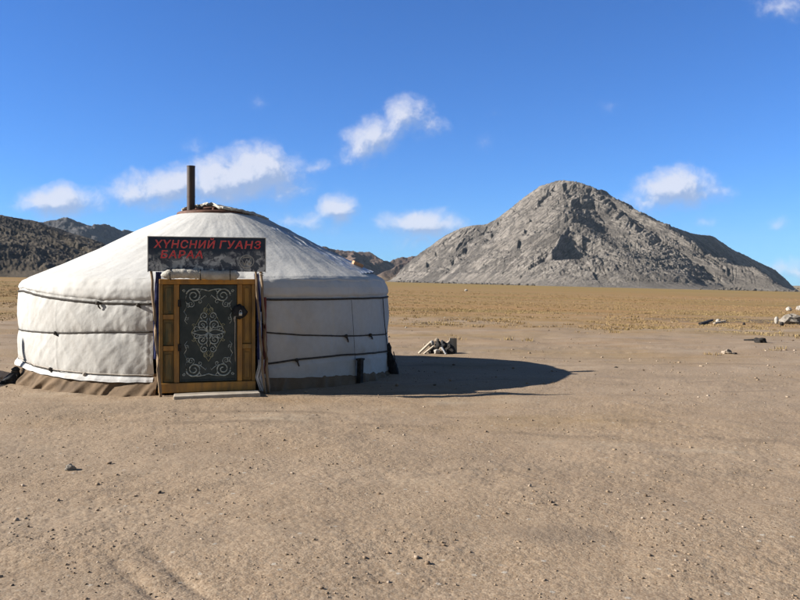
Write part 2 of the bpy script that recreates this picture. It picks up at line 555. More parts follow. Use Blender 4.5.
gc = mixc(t, ramp(t, gn2.outputs['Fac'], 0.38, 0.7, 0, 0.55), gc, (0.159, 0.103, 0.041))
far = ramp(t, yv, 120, 420)
gc = mixc(t, far, gc, mixc(t, ramp(t, gn.outputs['Fac'], 0.4, 0.6), (0.266, 0.166, 0.049), (0.201, 0.144, 0.049)))
c = mixc(t, math_(t, 'MULTIPLY', gmask, ramp(t, gn2.outputs['Fac'], 0.25, 0.5, 0.55, 1.0)), c, gc)
# dark patch of dung and ash to the right
pv = vmath(t, 'SUBTRACT', co, (19.5, 39.0, 0))
mpp = N(t, 'ShaderNodeMapping')
mpp.inputs['Scale'].default_value = (1 / 8.0, 1 / 5.0, 0)
t.links.new(pv, mpp.inputs['Vector'])
pd = math_(t, 'ADD', vmath(t, 'LENGTH', mpp.outputs[0]), math_(t, 'MULTIPLY', math_(t, 'SUBTRACT', mid.outputs['Fac'], 0.5), 1.2))
c = mixc(t, ramp(t, pd, 0.5, 1.0, 0.62, 0), c, (0.080, 0.059, 0.038))
pv = vmath(t, 'SUBTRACT', co, (1.05, 5.0, 0))
mpp = N(t, 'ShaderNodeMapping')
mpp.inputs['Scale'].default_value = (1 / 0.45, 1 / 0.25, 0)
t.links.new(pv, mpp.inputs['Vector'])
pd = math_(t, 'ADD', vmath(t, 'LENGTH', mpp.outputs[0]), math_(t, 'MULTIPLY', math_(t, 'SUBTRACT', fine.outputs['Fac'], 0.5), 1.6))
c = mixc(t, ramp(t, pd, 0.4, 1.0, 0.40, 0), c, (0.129, 0.101, 0.077))
t.links.new(c, b.inputs['Base Color'])
h = math_(t, 'ADD', math_(t, 'MULTIPLY', grit.outputs['Distance'], -0.55), fine.outputs['Fac'])
h = math_(t, 'ADD', h, math_(t, 'MULTIPLY', grit2.outputs['Distance'], -0.8))
add_bump(t, b, math_(t, 'MULTIPLY', h, ramp(t, pn2.outputs['Fac'], 0.35, 0.65, 1.0, 0.45)), 0.48, 0.010)
tag(grid_obj('ground', GX, GY, GZ, m), kind='structure', label='tan gravel and dry steppe plain')

# pebbles strewn over the near ground (one object: nobody could count them)
def ico(sub):
    bm = bmesh.new()
    bmesh.ops.create_icosphere(bm, subdivisions=sub, radius=1.0)
    v = np.array([x.co[:] for x in bm.verts])
    f = np.array([[q.index for q in x.verts] for x in bm.faces])
    bm.free()
    return v, f


def local_ground(x, y):
    """height of the built sheet, close enough to bed a stone"""
    z = gz(x, y)
    n_ = 1 - sstep(np.asarray(y, float), 25, 60)
    return z + n_ * (0.030 * fbm(x * 0.22, y * 0.22, 2) + 0.016 * fbm(x * 0.9 + 9, y * 0.9, 3))


iv, if_ = ico(1)
NP = 9000
py_ = HY + RNG.uniform(0.12, 1.0, NP) ** 1.0 * 400
pyy = F * EYE / (py_ - HY)
pxx = pyy * RNG.uniform(-0.68, 0.68, NP)
keep = np.hypot(pxx - CX, pyy - CY) > 3.35
clump = fbm(pxx * 0.8 + 5, pyy * 0.8, 3)
keep &= (clump > RNG.uniform(-0.9, 0.5, NP))
pxx, pyy = pxx[keep], pyy[keep]
NP = len(pxx)
size = 0.0035 + 0.0065 * RNG.random(NP) ** 3 + 0.010 * (RNG.random(NP) > 0.985)
size *= 1 + 0.05 * np.maximum(0, pyy - 4)
NM = 2600                                   # clods and dung farther out
my = 1 / RNG.uniform(1 / 60.0, 1 / 11.0, NM)
mx_ = my * RNG.uniform(-0.66, 0.66, NM)
mk = (np.hypot(mx_ - CX, my - CY) > 3.5) & (fbm(mx_ * 0.25, my * 0.5, 3) > RNG.uniform(-0.6, 0.7, NM))
pxx, pyy = np.concatenate([pxx, mx_[mk]]), np.concatenate([pyy, my[mk]])
size = np.concatenate([size, 0.006 + 0.030 * RNG.random(mk.sum()) ** 7 + 0.00028 * my[mk]])
NP = len(pxx)
th = RNG.uniform(0, 6.28, NP)
V = iv[None] * (1 + 0.28 * RNG.normal(size=(NP, len(iv), 1)).clip(-1.5, 1.5))
V = V * (size[:, None, None] * np.stack([RNG.uniform(0.8, 1.5, NP), RNG.uniform(0.7, 1.1, NP), RNG.uniform(0.5, 0.85, NP)], -1)[:, None, :])
ct, st = np.cos(th)[:, None], np.sin(th)[:, None]
Vx = V[..., 0] * ct - V[..., 1] * st + pxx[:, None]
Vy = V[..., 0] * st + V[..., 1] * ct + pyy[:, None]
Vz = V[..., 2] + (local_ground(pxx, pyy) + size * 0.25)[:, None]
Fp = (if_[None] + (np.arange(NP) * len(iv))[:, None, None]).reshape(-1, 3)
m, t, b, co = mat_base("pebble_mix", 0.9, 0.15)
ge = N(t, 'ShaderNodeNewGeometry')
cr = N(t, 'ShaderNodeValToRGB')
cr.color_ramp.interpolation = 'LINEAR'
t.links.new(ge.outputs['Random Per Island'], cr.inputs[0])
els = cr.color_ramp.elements
els[0].color = (0.078, 0.056, 0.038, 1)
els[1].color = (0.390, 0.311, 0.238, 1)
e = els.new(0.2)
e.color = (0.211, 0.148, 0.098, 1)
e = els.new(0.8)
e.color = (0.281, 0.207, 0.140, 1)
t.links.new(cr.outputs[0], b.inputs['Base Color'])
tag(from_arrays('gravel', np.stack([Vx, Vy, Vz], -1).reshape(-1, 3), Fp, m), kind='stuff',
    label='loose pebbles strewn over the tan ground', cat='gravel')

# dry grass tufts
NT = 60000
gy = 1 / RNG.uniform(1 / 150.0, 1 / 21.0, NT)
gx = gy * RNG.uniform(-0.62, 0.62, NT)
pat = fbm(gx * 0.06, gy * 0.14, 3) + 0.5 * fbm(gx * 0.4, gy * 0.4, 2)
prob = sstep(gy, 16, 55) * 0.95 - 0.33
k = pat * 1.3 + prob > RNG.uniform(0.0, 1.0, NT)
k &= np.hypot(gx - CX, gy - CY) > 5
gx, gy = gx[k], gy[k]
NC = 520                                    # lone tufts, larger
cy_ = 1 / RNG.uniform(1 / 70.0, 1 / 17.0, NC)
cx_ = cy_ * RNG.uniform(-0.62, 0.62, NC)
ck = (np.hypot(cx_ - CX, cy_ - CY) > 5) & (fbm(cx_ * 0.12, cy_ * 0.3, 3) + sstep(cy_, 15, 45) > RNG.uniform(0.0, 1.1, NC))
cx_, cy_ = cx_[ck], cy_[ck]
big_t = np.concatenate([np.zeros(len(gx)), np.ones(4 * len(cx_))])
jit = 0.10
gx = np.concatenate([gx, np.repeat(cx_, 4) + RNG.normal(0, jit, 4 * len(cx_))])
gy = np.concatenate([gy, np.repeat(cy_, 4) + RNG.normal(0, jit, 4 * len(cy_))])
NT = len(gx)
NB = 7
hh = RNG.uniform(0.02, 0.065, (NT, NB)) * (1 + 0.006 * (gy - 30).clip(0))[:, None] * (1 + 1.0 * big_t)[:, None]
a = RNG.uniform(0, 6.28, (NT, NB))
spd = RNG.uniform(0.0, 0.16, (NT, NB))
bx = gx[:, None] + np.cos(a) * spd
by = gy[:, None] + np.sin(a) * spd
bz = gz(bx, by) - 0.012
wdt = 0.006 + 0.00035 * gy[:, None] * np.ones((1, NB))
ta = RNG.uniform(0, 6.28, (NT, NB))
lean = RNG.uniform(0.1, 0.7, (NT, NB)) * hh
vs = np.stack([
    np.stack([bx - wdt * np.cos(ta), by - wdt * np.sin(ta), bz], -1),
    np.stack([bx + wdt * np.cos(ta), by + wdt * np.sin(ta), bz], -1),
    np.stack([bx + lean * np.cos(a), by + lean * np.sin(a), bz + hh], -1)], -2).reshape(-1, 3)
m, t, b, co = mat_base("dry_grass", 0.9, 0.1)
ge = N(t, 'ShaderNodeNewGeometry')
gn = noise(t, co, 0.12, 4, 0.6)
c = mixc(t, ge.outputs['Random Per Island'], (0.31, 0.205, 0.10), (0.21, 0.145, 0.07))
c = mixc(t, ramp(t, gn.outputs['Fac'], 0.4, 0.65, 0, 0.5), c, (0.32, 0.25, 0.115))
t.links.new(c, b.inputs['Base Color'])
tag(from_arrays('dry_grass', vs, np.arange(len(vs)).reshape(-1, 3), m, smooth=False), kind='stuff',
    label='golden dry grass covering the plain', cat='grass')


# ------------------------------------------------------------------ mountains and hills
def P3(px, py, Y):
    return ((px - 400) / F * Y, Y, EYE + (HY - py) / F * Y)


def ridge_height(X, Y, ridges):
    H = np.full(X.shape, -1e9)
    K = np.zeros(X.shape, int)
    T = np.zeros(X.shape)
    D = np.zeros(X.shape)
    base_t = 0.0
    for kr, (pts, sl, sr) in enumerate(ridges):       # slopes left and right of travel
        for p, q in zip(pts, pts[1:]):
            dx, dy = q[0] - p[0], q[1] - p[1]
            L = math.hypot(dx, dy)
            s = np.clip(((X - p[0]) * dx + (Y - p[1]) * dy) / (L * L), 0, 1)
            qx, qy = p[0] + s * dx, p[1] + s * dy
            d = np.hypot(X - qx, Y - qy)
            side = (X - p[0]) * dy - (Y - p[1]) * dx
            slope = np.where(side > 0, sr, sl)
            h_ = p[2] + s * (q[2] - p[2]) - slope * d
            mk = h_ > H
            H = np.where(mk, h_, H)
            T = np.where(mk, base_t + s * L, T)
            D = np.where(mk, d, D)
            K = np.where(mk, kr, K)
            base_t += L
        base_t += 500
    return H, T, D, K


def hill(name, label, ridges, pxr, yr, nc, nr, mat, warp, gully, crag, cragscale, ax=1.0, slant=0.0, bowls=(), toe=0.0, saw=0.0):
    tt = np.linspace((pxr[0] - 400) / F, (pxr[1] - 400) / F, nc)
    ys = np.linspace(yr[0], yr[1], nr)
    X = ys[:, None] * tt[None]
    Y = np.repeat(ys[:, None], nc, 1)
    wsc = warp[1]
    Xw = X + warp[0] * fbm(X / wsc, Y / wsc, 3)
    Yw = Y + warp[0] * fbm(X / wsc + 50, Y / wsc + 50, 3)
    ridges = [([(p[0] * ax, p[1], p[2]) for p in pts], sl, sr) for pts, sl, sr in ridges]
    H, T, D, K = ridge_height(Xw * ax, Yw, ridges)
    for bxp, byp, bdep, brx, bry in bowls:
        H = H - bdep * np.exp(-((Xw - bxp) / brx) ** 2 - ((Yw - byp) / bry) ** 2)
    g = gz(X, Y)
    rise = H - g
    amp = sstep(rise, 0, 45 * crag / 6)
    ga, gw = gully
    edge_ = sstep(D, 0, gw * 2.0)
    Ts = T + np.where(K == 0, slant, slant * 0.15) * D + 0.35 * gw * fbm(X / (gw * 3), Y / (gw * 3), 2)
    if saw:
        # tilted slabs: each rises slowly along the slope and breaks off in a step
        for w_, h_s, sd_ in ((saw * 1.0, 12.0, 0.0), (saw * 0.40, 7.0, 13.0), (saw * 0.16, 3.2, 29.0)):
            q = Ts / w_ + 0.9 * fbm(T / (w_ * 3) + sd_, D / (w_ * 7), 2) + sd_
            fr = q - np.floor(q)
            cell = np.floor(q)
            hv = 0.35 + 0.65 * np.abs(np.sin(cell * 12.9898 + sd_))
            fade = 0.4 + 0.6 * sstep(fbm(X / 80 + sd_, Y / 120 + cell * 3.7, 2), -0.35, 0.35)
            H = H + amp * sstep(D, 2, w_) * h_s * hv * fade * (fr * (1 - sstep(fr, 0.80, 1.0)) - 0.55)
    H = H + amp * edge_ * ga * (ridged(Ts / gw, D / (gw * 10), 2, 0.5) - 0.85)
    H = H + amp * edge_ * ga * 0.38 * (ridged(Ts / (gw * 0.31) + 7, D / (gw * 4), 3, 0.6) - 0.6)
    lowmask = 0.25 + 0.75 * edge_
    H = H + (0.15 + 0.85 * amp) * (crag * lowmask * (ridged(X / cragscale, Y / cragscale, 3, 0.55) - 0.6) * 0.5
                  + 0.22 * crag * fbm(X / (cragscale * 0.22), Y / (cragscale * 0.22), 3, 0.6))
    if toe:
        r2 = H - g
        H = np.where((r2 > -toe) & (r2 < toe), g + toe * ((r2 + toe) / (2 * toe)) ** 2 - 0.4, H)
        H = np.where(r2 <= -toe, g - 0.4 + (r2 + toe) * 0.5, H)
    H = np.where(rise < -6, g - 6, np.maximum(H, g - 6))
    o = grid_obj(name, X, Y, H, mat)
    tag(o, label, kind='structure')
    return o


def rock_mat(name, c1, c2, dark, low, z0, z1, scale, veg=None, vegamt=0.0, strike=(0.35, 1.0, 1.0), rotz=0.6, bdist=3.0, streak=None):
    m, t, b, co = mat_base(name, 0.95, 0.08)
    mp = N(t, 'ShaderNodeMapping')
    mp.inputs['Scale'].default_value = strike
    mp.inputs['Rotation'].default_value = (0.5, rotz, 0.2)
    t.links.new(co, mp.inputs['Vector'])
    if streak is not None:
        # joints dip towards the viewer's left on the west face, the other way past the summit
        def st(sn, cs):
            q1 = vmath(t, 'DOT_PRODUCT', co, (cs, 0.0, sn))
            q2 = vmath(t, 'DOT_PRODUCT', co, (-sn, 0.0, cs))
            cmb = N(t, 'ShaderNodeCombineXYZ')
            t.links.new(math_(t, 'MULTIPLY', q1, 0.11), cmb.inputs[0])
            t.links.new(math_(t, 'MULTIPLY', vmath(t, 'DOT_PRODUCT', co, (0, 1, 0)), 0.25), cmb.inputs[1])
            t.links.new(q2, cmb.inputs[2])
            return cmb.outputs[0]
        sxp = N(t, 'ShaderNodeSeparateXYZ')
        t.links.new(co, sxp.inputs[0])
        mx = N(t, 'ShaderNodeMix', data_type='VECTOR')
        t.links.new(math_(t, 'GREATER_THAN', math_(t, 'ADD', sxp.outputs[0], math_(t, 'MULTIPLY', sxp.outputs[2], -0.35)), streak), mx.inputs[0])
        t.links.new(st(0.60, 0.80), mx.inputs[4])
        t.links.new(st(-0.62, 0.78), mx.inputs[5])
        strk = mx.outputs[1]
    n1 = noise(t, co, scale * 0.3, 7, 0.62)
    n2 = noise(t, mp.outputs[0], scale * 1.5, 9, 0.68, 0.4) if streak is None else noise(t, strk, 0.16, 9, 0.7, 0.6)
    n3 = noise(t, co, scale * 9, 5, 0.7)
    v = N(t, 'ShaderNodeTexVoronoi', feature='DISTANCE_TO_EDGE')
    v.inputs['Scale'].default_value = scale * 2.4
    wv = vmath(t, 'ADD', mp.outputs[0], vmath(t, 'SCALE', n3.outputs['Color'], 6.0))
    t.links.new(wv, v.inputs['Vector'])
    c = mixc(t, ramp(t, n1.outputs['Fac'], 0.38, 0.64), c1, c2)
    c = mixc(t, ramp(t, n2.outputs['Fac'], 0.46, 0.62, 0.0, 0.75), c, dark)
    if streak is not None:
        n5 = noise(t, strk, 0.05, 7, 0.65, 0.8)
        c = mixc(t, ramp(t, n5.outputs['Fac'], 0.50, 0.60, 0.0, 0.6), c, dark)
        c = mixc(t, ramp(t, n5.outputs['Fac'], 0.47, 0.36, 0.0, 0.5), c, (0.32, 0.28, 0.24))
        n6 = noise(t, strk, 0.42, 9, 0.75, 0.5)
        c = mixc(t, ramp(t, n6.outputs['Fac'], 0.49, 0.56, 0.0, 0.8), c, dark)
    c = mixc(t, ramp(t, v.outputs['Distance'], 0.0, 0.06, 0.30 if streak is None else 0.10, 0), c, dark)
    c = mixc(t, ramp(t, n3.outputs['Fac'], 0.4, 0.7, 0, 0.3), c, c2)
    sz = N(t, 'ShaderNodeSeparateXYZ')
    t.links.new(co, sz.inputs[0])
    lowf = ramp(t, math_(t, 'ADD', sz.outputs[2], math_(t, 'MULTIPLY', math_(t, 'SUBTRACT', n1.outputs['Fac'], 0.5), (z1 - z0) * 1.6)), z0, z1, 0.7, 0)
    c = mixc(t, lowf, c, low)
    if veg:
        c = mixc(t, math_(t, 'MULTIPLY', ramp(t, n3.outputs['Fac'], 0.5, 0.58), vegamt), c, veg)
    t.links.new(c, b.inputs['Base Color'])
    h_ = math_(t, 'ADD', n2.outputs['Fac'], math_(t, 'MULTIPLY', n3.outputs['Fac'], 0.45))
    if streak is not None:
        h_ = math_(t, 'ADD', h_, math_(t, 'MULTIPLY', n6.outputs['Fac'], 1.5))
    h_ = math_(t, 'ADD', h_, math_(t, 'MULTIPLY', ramp(t, v.outputs['Distance'], 0, 0.12), 0.25 if streak is None else 0.08))
    add_bump(t, b, h_, 1.0, bdist)
    return m


M_GRANITE = rock_mat("grey_granite", (0.39, 0.345, 0.297), (0.30, 0.263, 0.224), (0.085, 0.076, 0.068), (0.205, 0.178, 0.146), -8, 22, 0.06, streak=235.0, bdist=4.0)
RA = [P3(392, 276, 1330), P3(425, 250, 1300), P3(445, 235, 1280), P3(460, 228, 1270), P3(482, 223, 1255), P3(500, 216, 1245), P3(512, 207, 1225), P3(524, 197, 1210),
      P3(540, 186, 1190), P3(560, 180, 1170), P3(575, 180.5, 1160), P3(592, 185, 1150), P3(608, 194, 1140)]
RB = [P3(608, 194, 1140), P3(625, 211, 1105), P3(650, 234, 1050), P3(680, 249, 1000), P3(710, 258, 965), P3(738, 265, 935), P3(754, 267, 920), P3(765, 277, 910), P3(800, 296, 880)]
RC = [P3(600, 188, 1150), P3(612, 195, 1190), P3(625, 206, 1230), P3(640, 216, 1310), P3(655, 227, 1370), P3(665, 224, 1400), P3(690, 233, 1470), P3(712, 236, 1530), P3(735, 250, 1560),
      P3(755, 261, 1570), P3(775, 270, 1570), P3(797, 290, 1560)]
RD = [P3(598, 188, 1148), P3(584, 206, 1090), P3(570, 222, 1030), P3(562, 234, 985)]
RD2 = [P3(562, 230, 990), P3(557, 231, 968), P3(550, 240, 955)]
RH = [P3(452, 231, 1272), P3(436, 254, 1170), P3(420, 274, 1060)]
RI = [P3(665, 242, 1025), P3(672, 262, 950), P3(676, 282, 890)]
RE = [P3(482, 224, 1255), P3(465, 243, 1170), P3(445, 262, 1080), P3(425, 278, 1000)]
RF = [P3(540, 187, 1190), P3(520, 212, 1100), P3(500, 240, 1010), P3(478, 270, 930)]
RG = [P3(625, 211, 1105), P3(628, 240, 1010), P3(625, 268, 930), P3(620, 284, 880)]
hill('mountain', 'grey granite mountain with a rounded peak rising from the plain',
     [(RA, 0.8, 0.50), (RB, 1.5, 0.50), (RC, 0.7, 0.95), (RD, 0.42, 0.45), (RD2, 1.3, 1.2)],
     (362, 850), (790, 1850), 900, 600, M_GRANITE, (3.5, 70), (3.0, 30), 3.4, 10, 1.75, 0.85, [(P3(578, 247, 952)[0], 954, 29, 34, 26), (P3(602, 230, 1050)[0], 1050, 24, 30, 70), (P3(494, 232, 1160)[0], 1160, 12, 16, 90), (P3(645, 262, 960)[0], 960, 9, 40, 40)], 9.0, 46.0)

# fallen blocks along the mountain's foot, too many to count
NS = 700
sx_ = RNG.uniform(0, 1, NS)
spx = 395 + 410 * sx_
sY = np.interp(spx, [395, 450, 520, 560, 620, 680, 760, 805], [1060, 950, 905, 890, 885, 875, 862, 858]) + RNG.normal(0, 22, NS) - 8
sX = (spx - 400) / F * sY
ssz = 0.5 + 1.6 * RNG.random(NS) ** 3
V = iv[None] * (1 + 0.25 * RNG.normal(size=(NS, len(iv), 1)).clip(-1.5, 1.5)) * ssz[:, None, None] * np.array([1.2, 1.0, 0.8])
sZ = gz(sX, sY) + ssz * 0.4 + np.maximum(0, (sY - np.interp(spx, [395, 520, 620, 805], [1050, 900, 880, 855]))) * 0.12
V = V + np.stack([sX, sY, sZ], -1)[:, None, :]
tag(from_arrays('scree', V.reshape(-1, 3), (if_[None] + (np.arange(NS) * len(iv))[:, None, None]).reshape(-1, 3), M_GRANITE), kind='stuff', label='fallen grey blocks along the foot of the mountain', cat='scree')

M_SCRUB = rock_mat("dark_scrub_slope", (0.20, 0.165, 0.125), (0.155, 0.13, 0.10), (0.085, 0.074, 0.06), (0.19, 0.15, 0.105), 3, 10, 0.30, (0.27, 0.23, 0.18), 0.45, (1, 1, 1), 0.0, 0.45)
HL = [P3(-260, 205, 250), P3(-60, 209, 300), P3(0, 215, 330), P3(30, 220, 350), P3(60, 230, 375), P3(100, 243, 420), P3(130, 253, 470), P3(170, 268, 540), P3(200, 277, 580)]
hill('hill', 'dark stony hillside sloping down behind the ger', [(HL, 0.5, 0.36)], (-330, 240), (200, 700), 700, 420, M_SCRUB, (4, 40), (1.2, 14), 0.6, 3.5)

M_BLUEHILL = rock_mat("far_dark_rock", (0.13, 0.12, 0.115), (0.10, 0.095, 0.095), (0.045, 0.045, 0.05), (0.12, 0.10, 0.08), 20, 60, 0.035)
HB = [P3(-60, 226, 1700), P3(30, 222, 1750), P3(50, 220, 1780), P3(70, 217, 1800), P3(82, 222, 1830), P3(92, 226, 1840), P3(104, 224, 1870), P3(116, 228, 1900), P3(121, 233, 1920), P3(127, 229, 1930),
      P3(135, 232, 1950), P3(170, 244, 2000), P3(210, 262, 2050)]
hill('hill', 'far blue shaded ridge behind the dark hillside', [(HB, 0.6, 0.62)], (-90, 235), (1450, 2350), 480, 240, M_BLUEHILL, (22, 160), (10, 38), 10, 60)

M_BROWNHILL = rock_mat("red_brown_rock", (0.185, 0.125, 0.095), (0.14, 0.10, 0.08), (0.06, 0.05, 0.045), (0.20, 0.145, 0.08), 0, 30, 0.04)
HR = [P3(230, 240, 1500), P3(290, 240, 1550), P3(312, 243, 1580), P3(330, 248, 1600), P3(346, 251, 1630), P3(362, 252, 1660), P3(376, 259, 1700), P3(388, 262, 1720), P3(402, 258, 1740), P3(420, 256, 1760), P3(470, 262, 1800)]
HR2 = [P3(346, 251, 1630), P3(352, 262, 1500), P3(350, 276, 1380)]
hill('hill', 'distant red brown hills in the gap beside the mountain', [(HR, 0.6, 0.6), (HR2, 0.7, 0.6)], (190, 500), (1250, 2150), 480, 260, M_BROWNHILL, (20, 130), (8, 34), 9, 50)
HN = [P3(382, 272, 1290), P3(398, 265, 1320), P3(412, 261, 1350), P3(428, 262, 1380), P3(450, 270, 1400)]
hill('hill', 'low brown spur at the left foot of the mountain', [(HN, 0.6, 0.5)], (350, 480), (1180, 1560), 240, 160, M_BROWNHILL, (10, 60), (4, 18), 5, 26)

# ------------------------------------------------------------------ the ger
RAD = 3.166
ROT = math.atan2(-CX, CY)            # door faces the viewer
GER = empty('ger', (CX, CY, 0), ROT)
tag(GER, 'round white canvas ger with a painted door, roped walls and an iron stovepipe', 'ger', 'gers')
cr_, sr_ = math.cos(ROT), math.sin(ROT)


def to_local(x, y):
    dx, dy = x - CX, y - CY
    return dx * cr_ + dy * sr_, -dx * sr_ + dy * cr_


def to_world(lx, ly, z=0.0):
    return Vector((CX + lx * cr_ - ly * sr_, CY + lx * sr_ + ly * cr_, z))


def hit(px, py, rad=RAD):
    """angle round the ger (0 = door, + = right) and height where a view line meets the wall"""
    k, m_ = (px - 400) / F, (HY - py) / F
    a_ = k * k + 1
    b_ = -2 * (k * CX + CY)
    c_ = CX * CX + CY * CY - rad * rad
    disc = max(0.0, b_ * b_ - 4 * a_ * c_)
    Y = (-b_ - math.sqrt(disc)) / (2 * a_)
    lx, ly = to_local(k * Y, Y)
    return math.atan2(lx, -ly) % (2 * math.pi), EYE + m_ * Y


def zfun(pts):
    hs = sorted(hit(*p) for p in pts)
    A = np.array([q[0] for q in hs])
    Zv = np.array([q[1] for q in hs])
    return lambda al: np.interp(al, A, Zv)


zr1 = zfun([(24, 291), (60, 299), (100, 303), (152, 304), (262, 299.5), (300, 299.5), (340, 299), (384, 297.5)])
zr2 = zfun([(22, 330), (60, 333), (110, 332), (153, 332), (262, 332), (300, 335), (345, 336), (386, 334)])
zr3 = zfun([(24, 360), (50, 369), (100, 374), (155, 376), (264, 364), (300, 359), (340, 355), (386, 351)])
zhem = zfun([(24, 366), (60, 376.5), (110, 381.5), (150, 382), (268, 380), (300, 380), (340, 378), (386, 374)])
_zh0 = zhem
zhem = lambda q: _zh0(q) + 0.035
A0, A1 = 0.222, 2 * math.pi - 0.262
TWO = 2 * math.pi


def wrinkle(al, z):
    s = al * RAD
    w = 0.016 * fbm(s * 0.8 + z * 0.5, z * 0.8, 2)
    w += 0.007 * ridged(s * 1.8 + z * 1.3, z * 0.55 - s * 0.22, 2)       # slanting pulls from the ropes
    w += 0.0048 * fbm(s * 5 - z * 3.5, z * 2.6 + s * 0.8, 3)
    w += 0.004 * ridged(s * 2.6 - z * 2.4 + 3, z * 0.8 + s * 0.5, 2, 0.4)
    for zf in (zr1, zr2, zr3):               # gathers where the ropes pinch the cloth
        w += 0.009 * np.exp(-np.abs(z - zf(al)) / 0.10) * fbm(s * 8.0, z * 1.2, 2)
    sm = np.abs(((s + 0.4) / 1.55) % 1.0 - 0.5) * 1.55   # sewn seams between the cloth widths
    w += 0.006 * np.exp(-(sm / 0.018) ** 2)
    return w


al = np.linspace(A0, A1, 900)
vv = np.linspace(0, 1, 150)
AL = np.repeat(al[None], len(vv), 0)
zt, zb = zr1(al) + 0.05, zhem(al) + 0.012 * perlin(al * 14, al * 0)
ZW = zb[None] + (zt - zb)[None] * vv[:, None]


def bulge(AL, Z):
    z1, z2, z3 = zr1(AL), zr2(AL), zr3(AL)
    up = np.clip((Z - z2) / (z1 - z2), 0, 1)
    lo = np.clip((Z - z3) / (z2 - z3), 0, 1)
    bu = 0.035 * np.sqrt(np.clip(np.sin(np.pi * up), 0, 1)) * (Z >= z2) + 0.028 * np.sqrt(np.clip(np.sin(np.pi * lo), 0, 1)) * ((Z < z2) & (Z >= z3))
    bu += 0.03 * sstep(z3 - Z, 0, 0.10)
    return bu


RW = RAD + bulge(AL, ZW) + wrinkle(AL, ZW) - 0.015
wall = grid_obj('wall_cover', RW * np.sin(AL), -RW * np.cos(AL), ZW, M_CANVAS, GER)
# white hem strip below the lowest rope
vv2 = np.linspace(0, 1, 24)
zt2 = zr3(al) - 0.02
zb2 = zhem(al) - 0.035 + 0.012 * perlin(al * 14, al * 0)
AL2 = np.repeat(al[None], 24, 0)
Z2 = zb2[None] + (zt2 - zb2)[None] * vv2[:, None]
R2 = RAD + bulge(AL2, np.maximum(Z2, zhem(AL2))) + wrinkle(AL2, Z2) + 0.006 + 0.03 * (1 - vv2[:, None])
kl = (al > 4.3)
grid_obj('hem_strip', (R2 * np.sin(AL2))[:, kl], (-R2 * np.cos(AL2))[:, kl], Z2[:, kl], M_HEM, GER)

# felt skirt pegged round the foot
als = np.linspace(A0 + 0.01, A1 + 0.02, 800)
vs_ = np.linspace(0, 1, 40)
ALS = np.repeat(als[None], 40, 0)
lowz = np.array([gz1(*to_world(RAD * math.sin(q), -RAD * math.cos(q))[:2]) for q in als]) - 0.08
zt3 = zhem(als) + 0.08
ZS = lowz[None] + (zt3 - lowz)[None] * vs_[:, None]
pl = 0.085 * ridged(ALS * RAD * 2.3 - ZS * 2.0 + 0.4 * perlin(ALS * 5, ZS), ZS * 0.6 + ALS * 0.3, 2, 0.45) * (1 - vs_[:, None]) ** 0.7
RS = RAD - 0.015 + 0.12 * (1 - vs_[:, None]) ** 1.2 + pl + 0.012 * (1 - vs_[:, None]) * fbm(ALS * 16, ZS * 6, 3) - 0.02 * vs_[:, None]
grid_obj('skirt', RS * np.sin(ALS), -RS * np.cos(ALS), ZS, M_SKIRT, GER)

# roof cover with a rounded eave that hangs to the top rope
prof = np.array([(0.56, 2.815), (0.75, 2.755), (1.3, 2.495), (1.9, 2.175), (2.5, 1.89), (2.86, 1.735), (3.02, 1.665), (3.12, 1.60), (3.17, 1.53), (3.18, 1.46), (3.155, 1.40)])
seg = np.concatenate([[0], np.cumsum(np.hypot(*np.diff(prof, axis=0).T))])
uu = np.concatenate([np.linspace(0, 0.76, 110), np.linspace(0.765, 1, 80)])
pr = np.interp(uu * seg[-1], seg, prof[:, 0])
pz = np.interp(uu * seg[-1], seg, prof[:, 1])
for _ in range(3):
    pr[1:-1] = (pr[:-2] + 2 * pr[1:-1] + pr[2:]) / 4
    pz[1:-1] = (pz[:-2] + 2 * pz[1:-1] + pz[2:]) / 4
ar = np.linspace(-math.pi, math.pi, 900, endpoint=False)      # seam at the back
AR = np.repeat(ar[None], len(uu), 0)
RR = np.repeat(pr[:, None], len(ar), 1)
ZZ = np.repeat(pz[:, None], len(ar), 1)
aw = ar % TWO
bot = zr1(aw) + 0.005
door = np.minimum(sstep(aw, 0.15, 0.22) + (aw > 1), 1) * np.where(aw > 5, 1 - sstep(aw, TWO - 0.26, TWO - 0.19), 1)
bot = bot * door + 1.60 * (1 - door)
zl = 1.63
low = ZZ < zl
ZZ = np.where(low, bot[None] + (ZZ - 1.40) / (zl - 1.40) * (zl - bot)[None], ZZ)
polew = 0.0010 * np.cos(AR * 44) * sstep(RR, 0.7, 1.4) * (1 - sstep(RR, 2.6, 2.95))       # roof poles under the cloth
wr = 0.007 * fbm(AR * 5 + RR * 0.4, RR * 1.2, 3) * sstep(RR, 0.6, 1.2) + 0.0028 * ridged(AR * 9 + RR * 1.1, RR * 0.5, 2) * sstep(RR, 1.0, 2.0)
cin = -0.03 * np.exp(-((ZZ - bot[None]) / 0.035) ** 2)
eave = 0.010 * fbm(AR * 12, ZZ * 4, 3) * low
# hem of the upper cloth on the right, a ragged step
zh = 1.60 + 0.02 * perlin(ar * 7, ar * 0 + 3) + 0.012 * perlin(ar * 19, ar * 0 + 8)
rt = ((aw > 0.2) & (aw < 2.6)).astype(float)
rt = sstep(aw, 0.20, 0.5) * (1 - sstep(aw, 2.2, 2.6))
step = 0.016 * sstep(ZZ - zh[None], -0.004, 0.008) * rt[None]
lowdoor = 0.06 * (1 - door)[None] * sstep(1.85 - ZZ, 0, 0.2)
RR = RR + cin + eave + step - lowdoor
ZZ = ZZ + polew + wr + step * 0.6
grid_obj('roof_cover', RR * np.sin(AR), -RR * np.cos(AR), ZZ, M_ROOF, GER, wrap=True, flip=True)

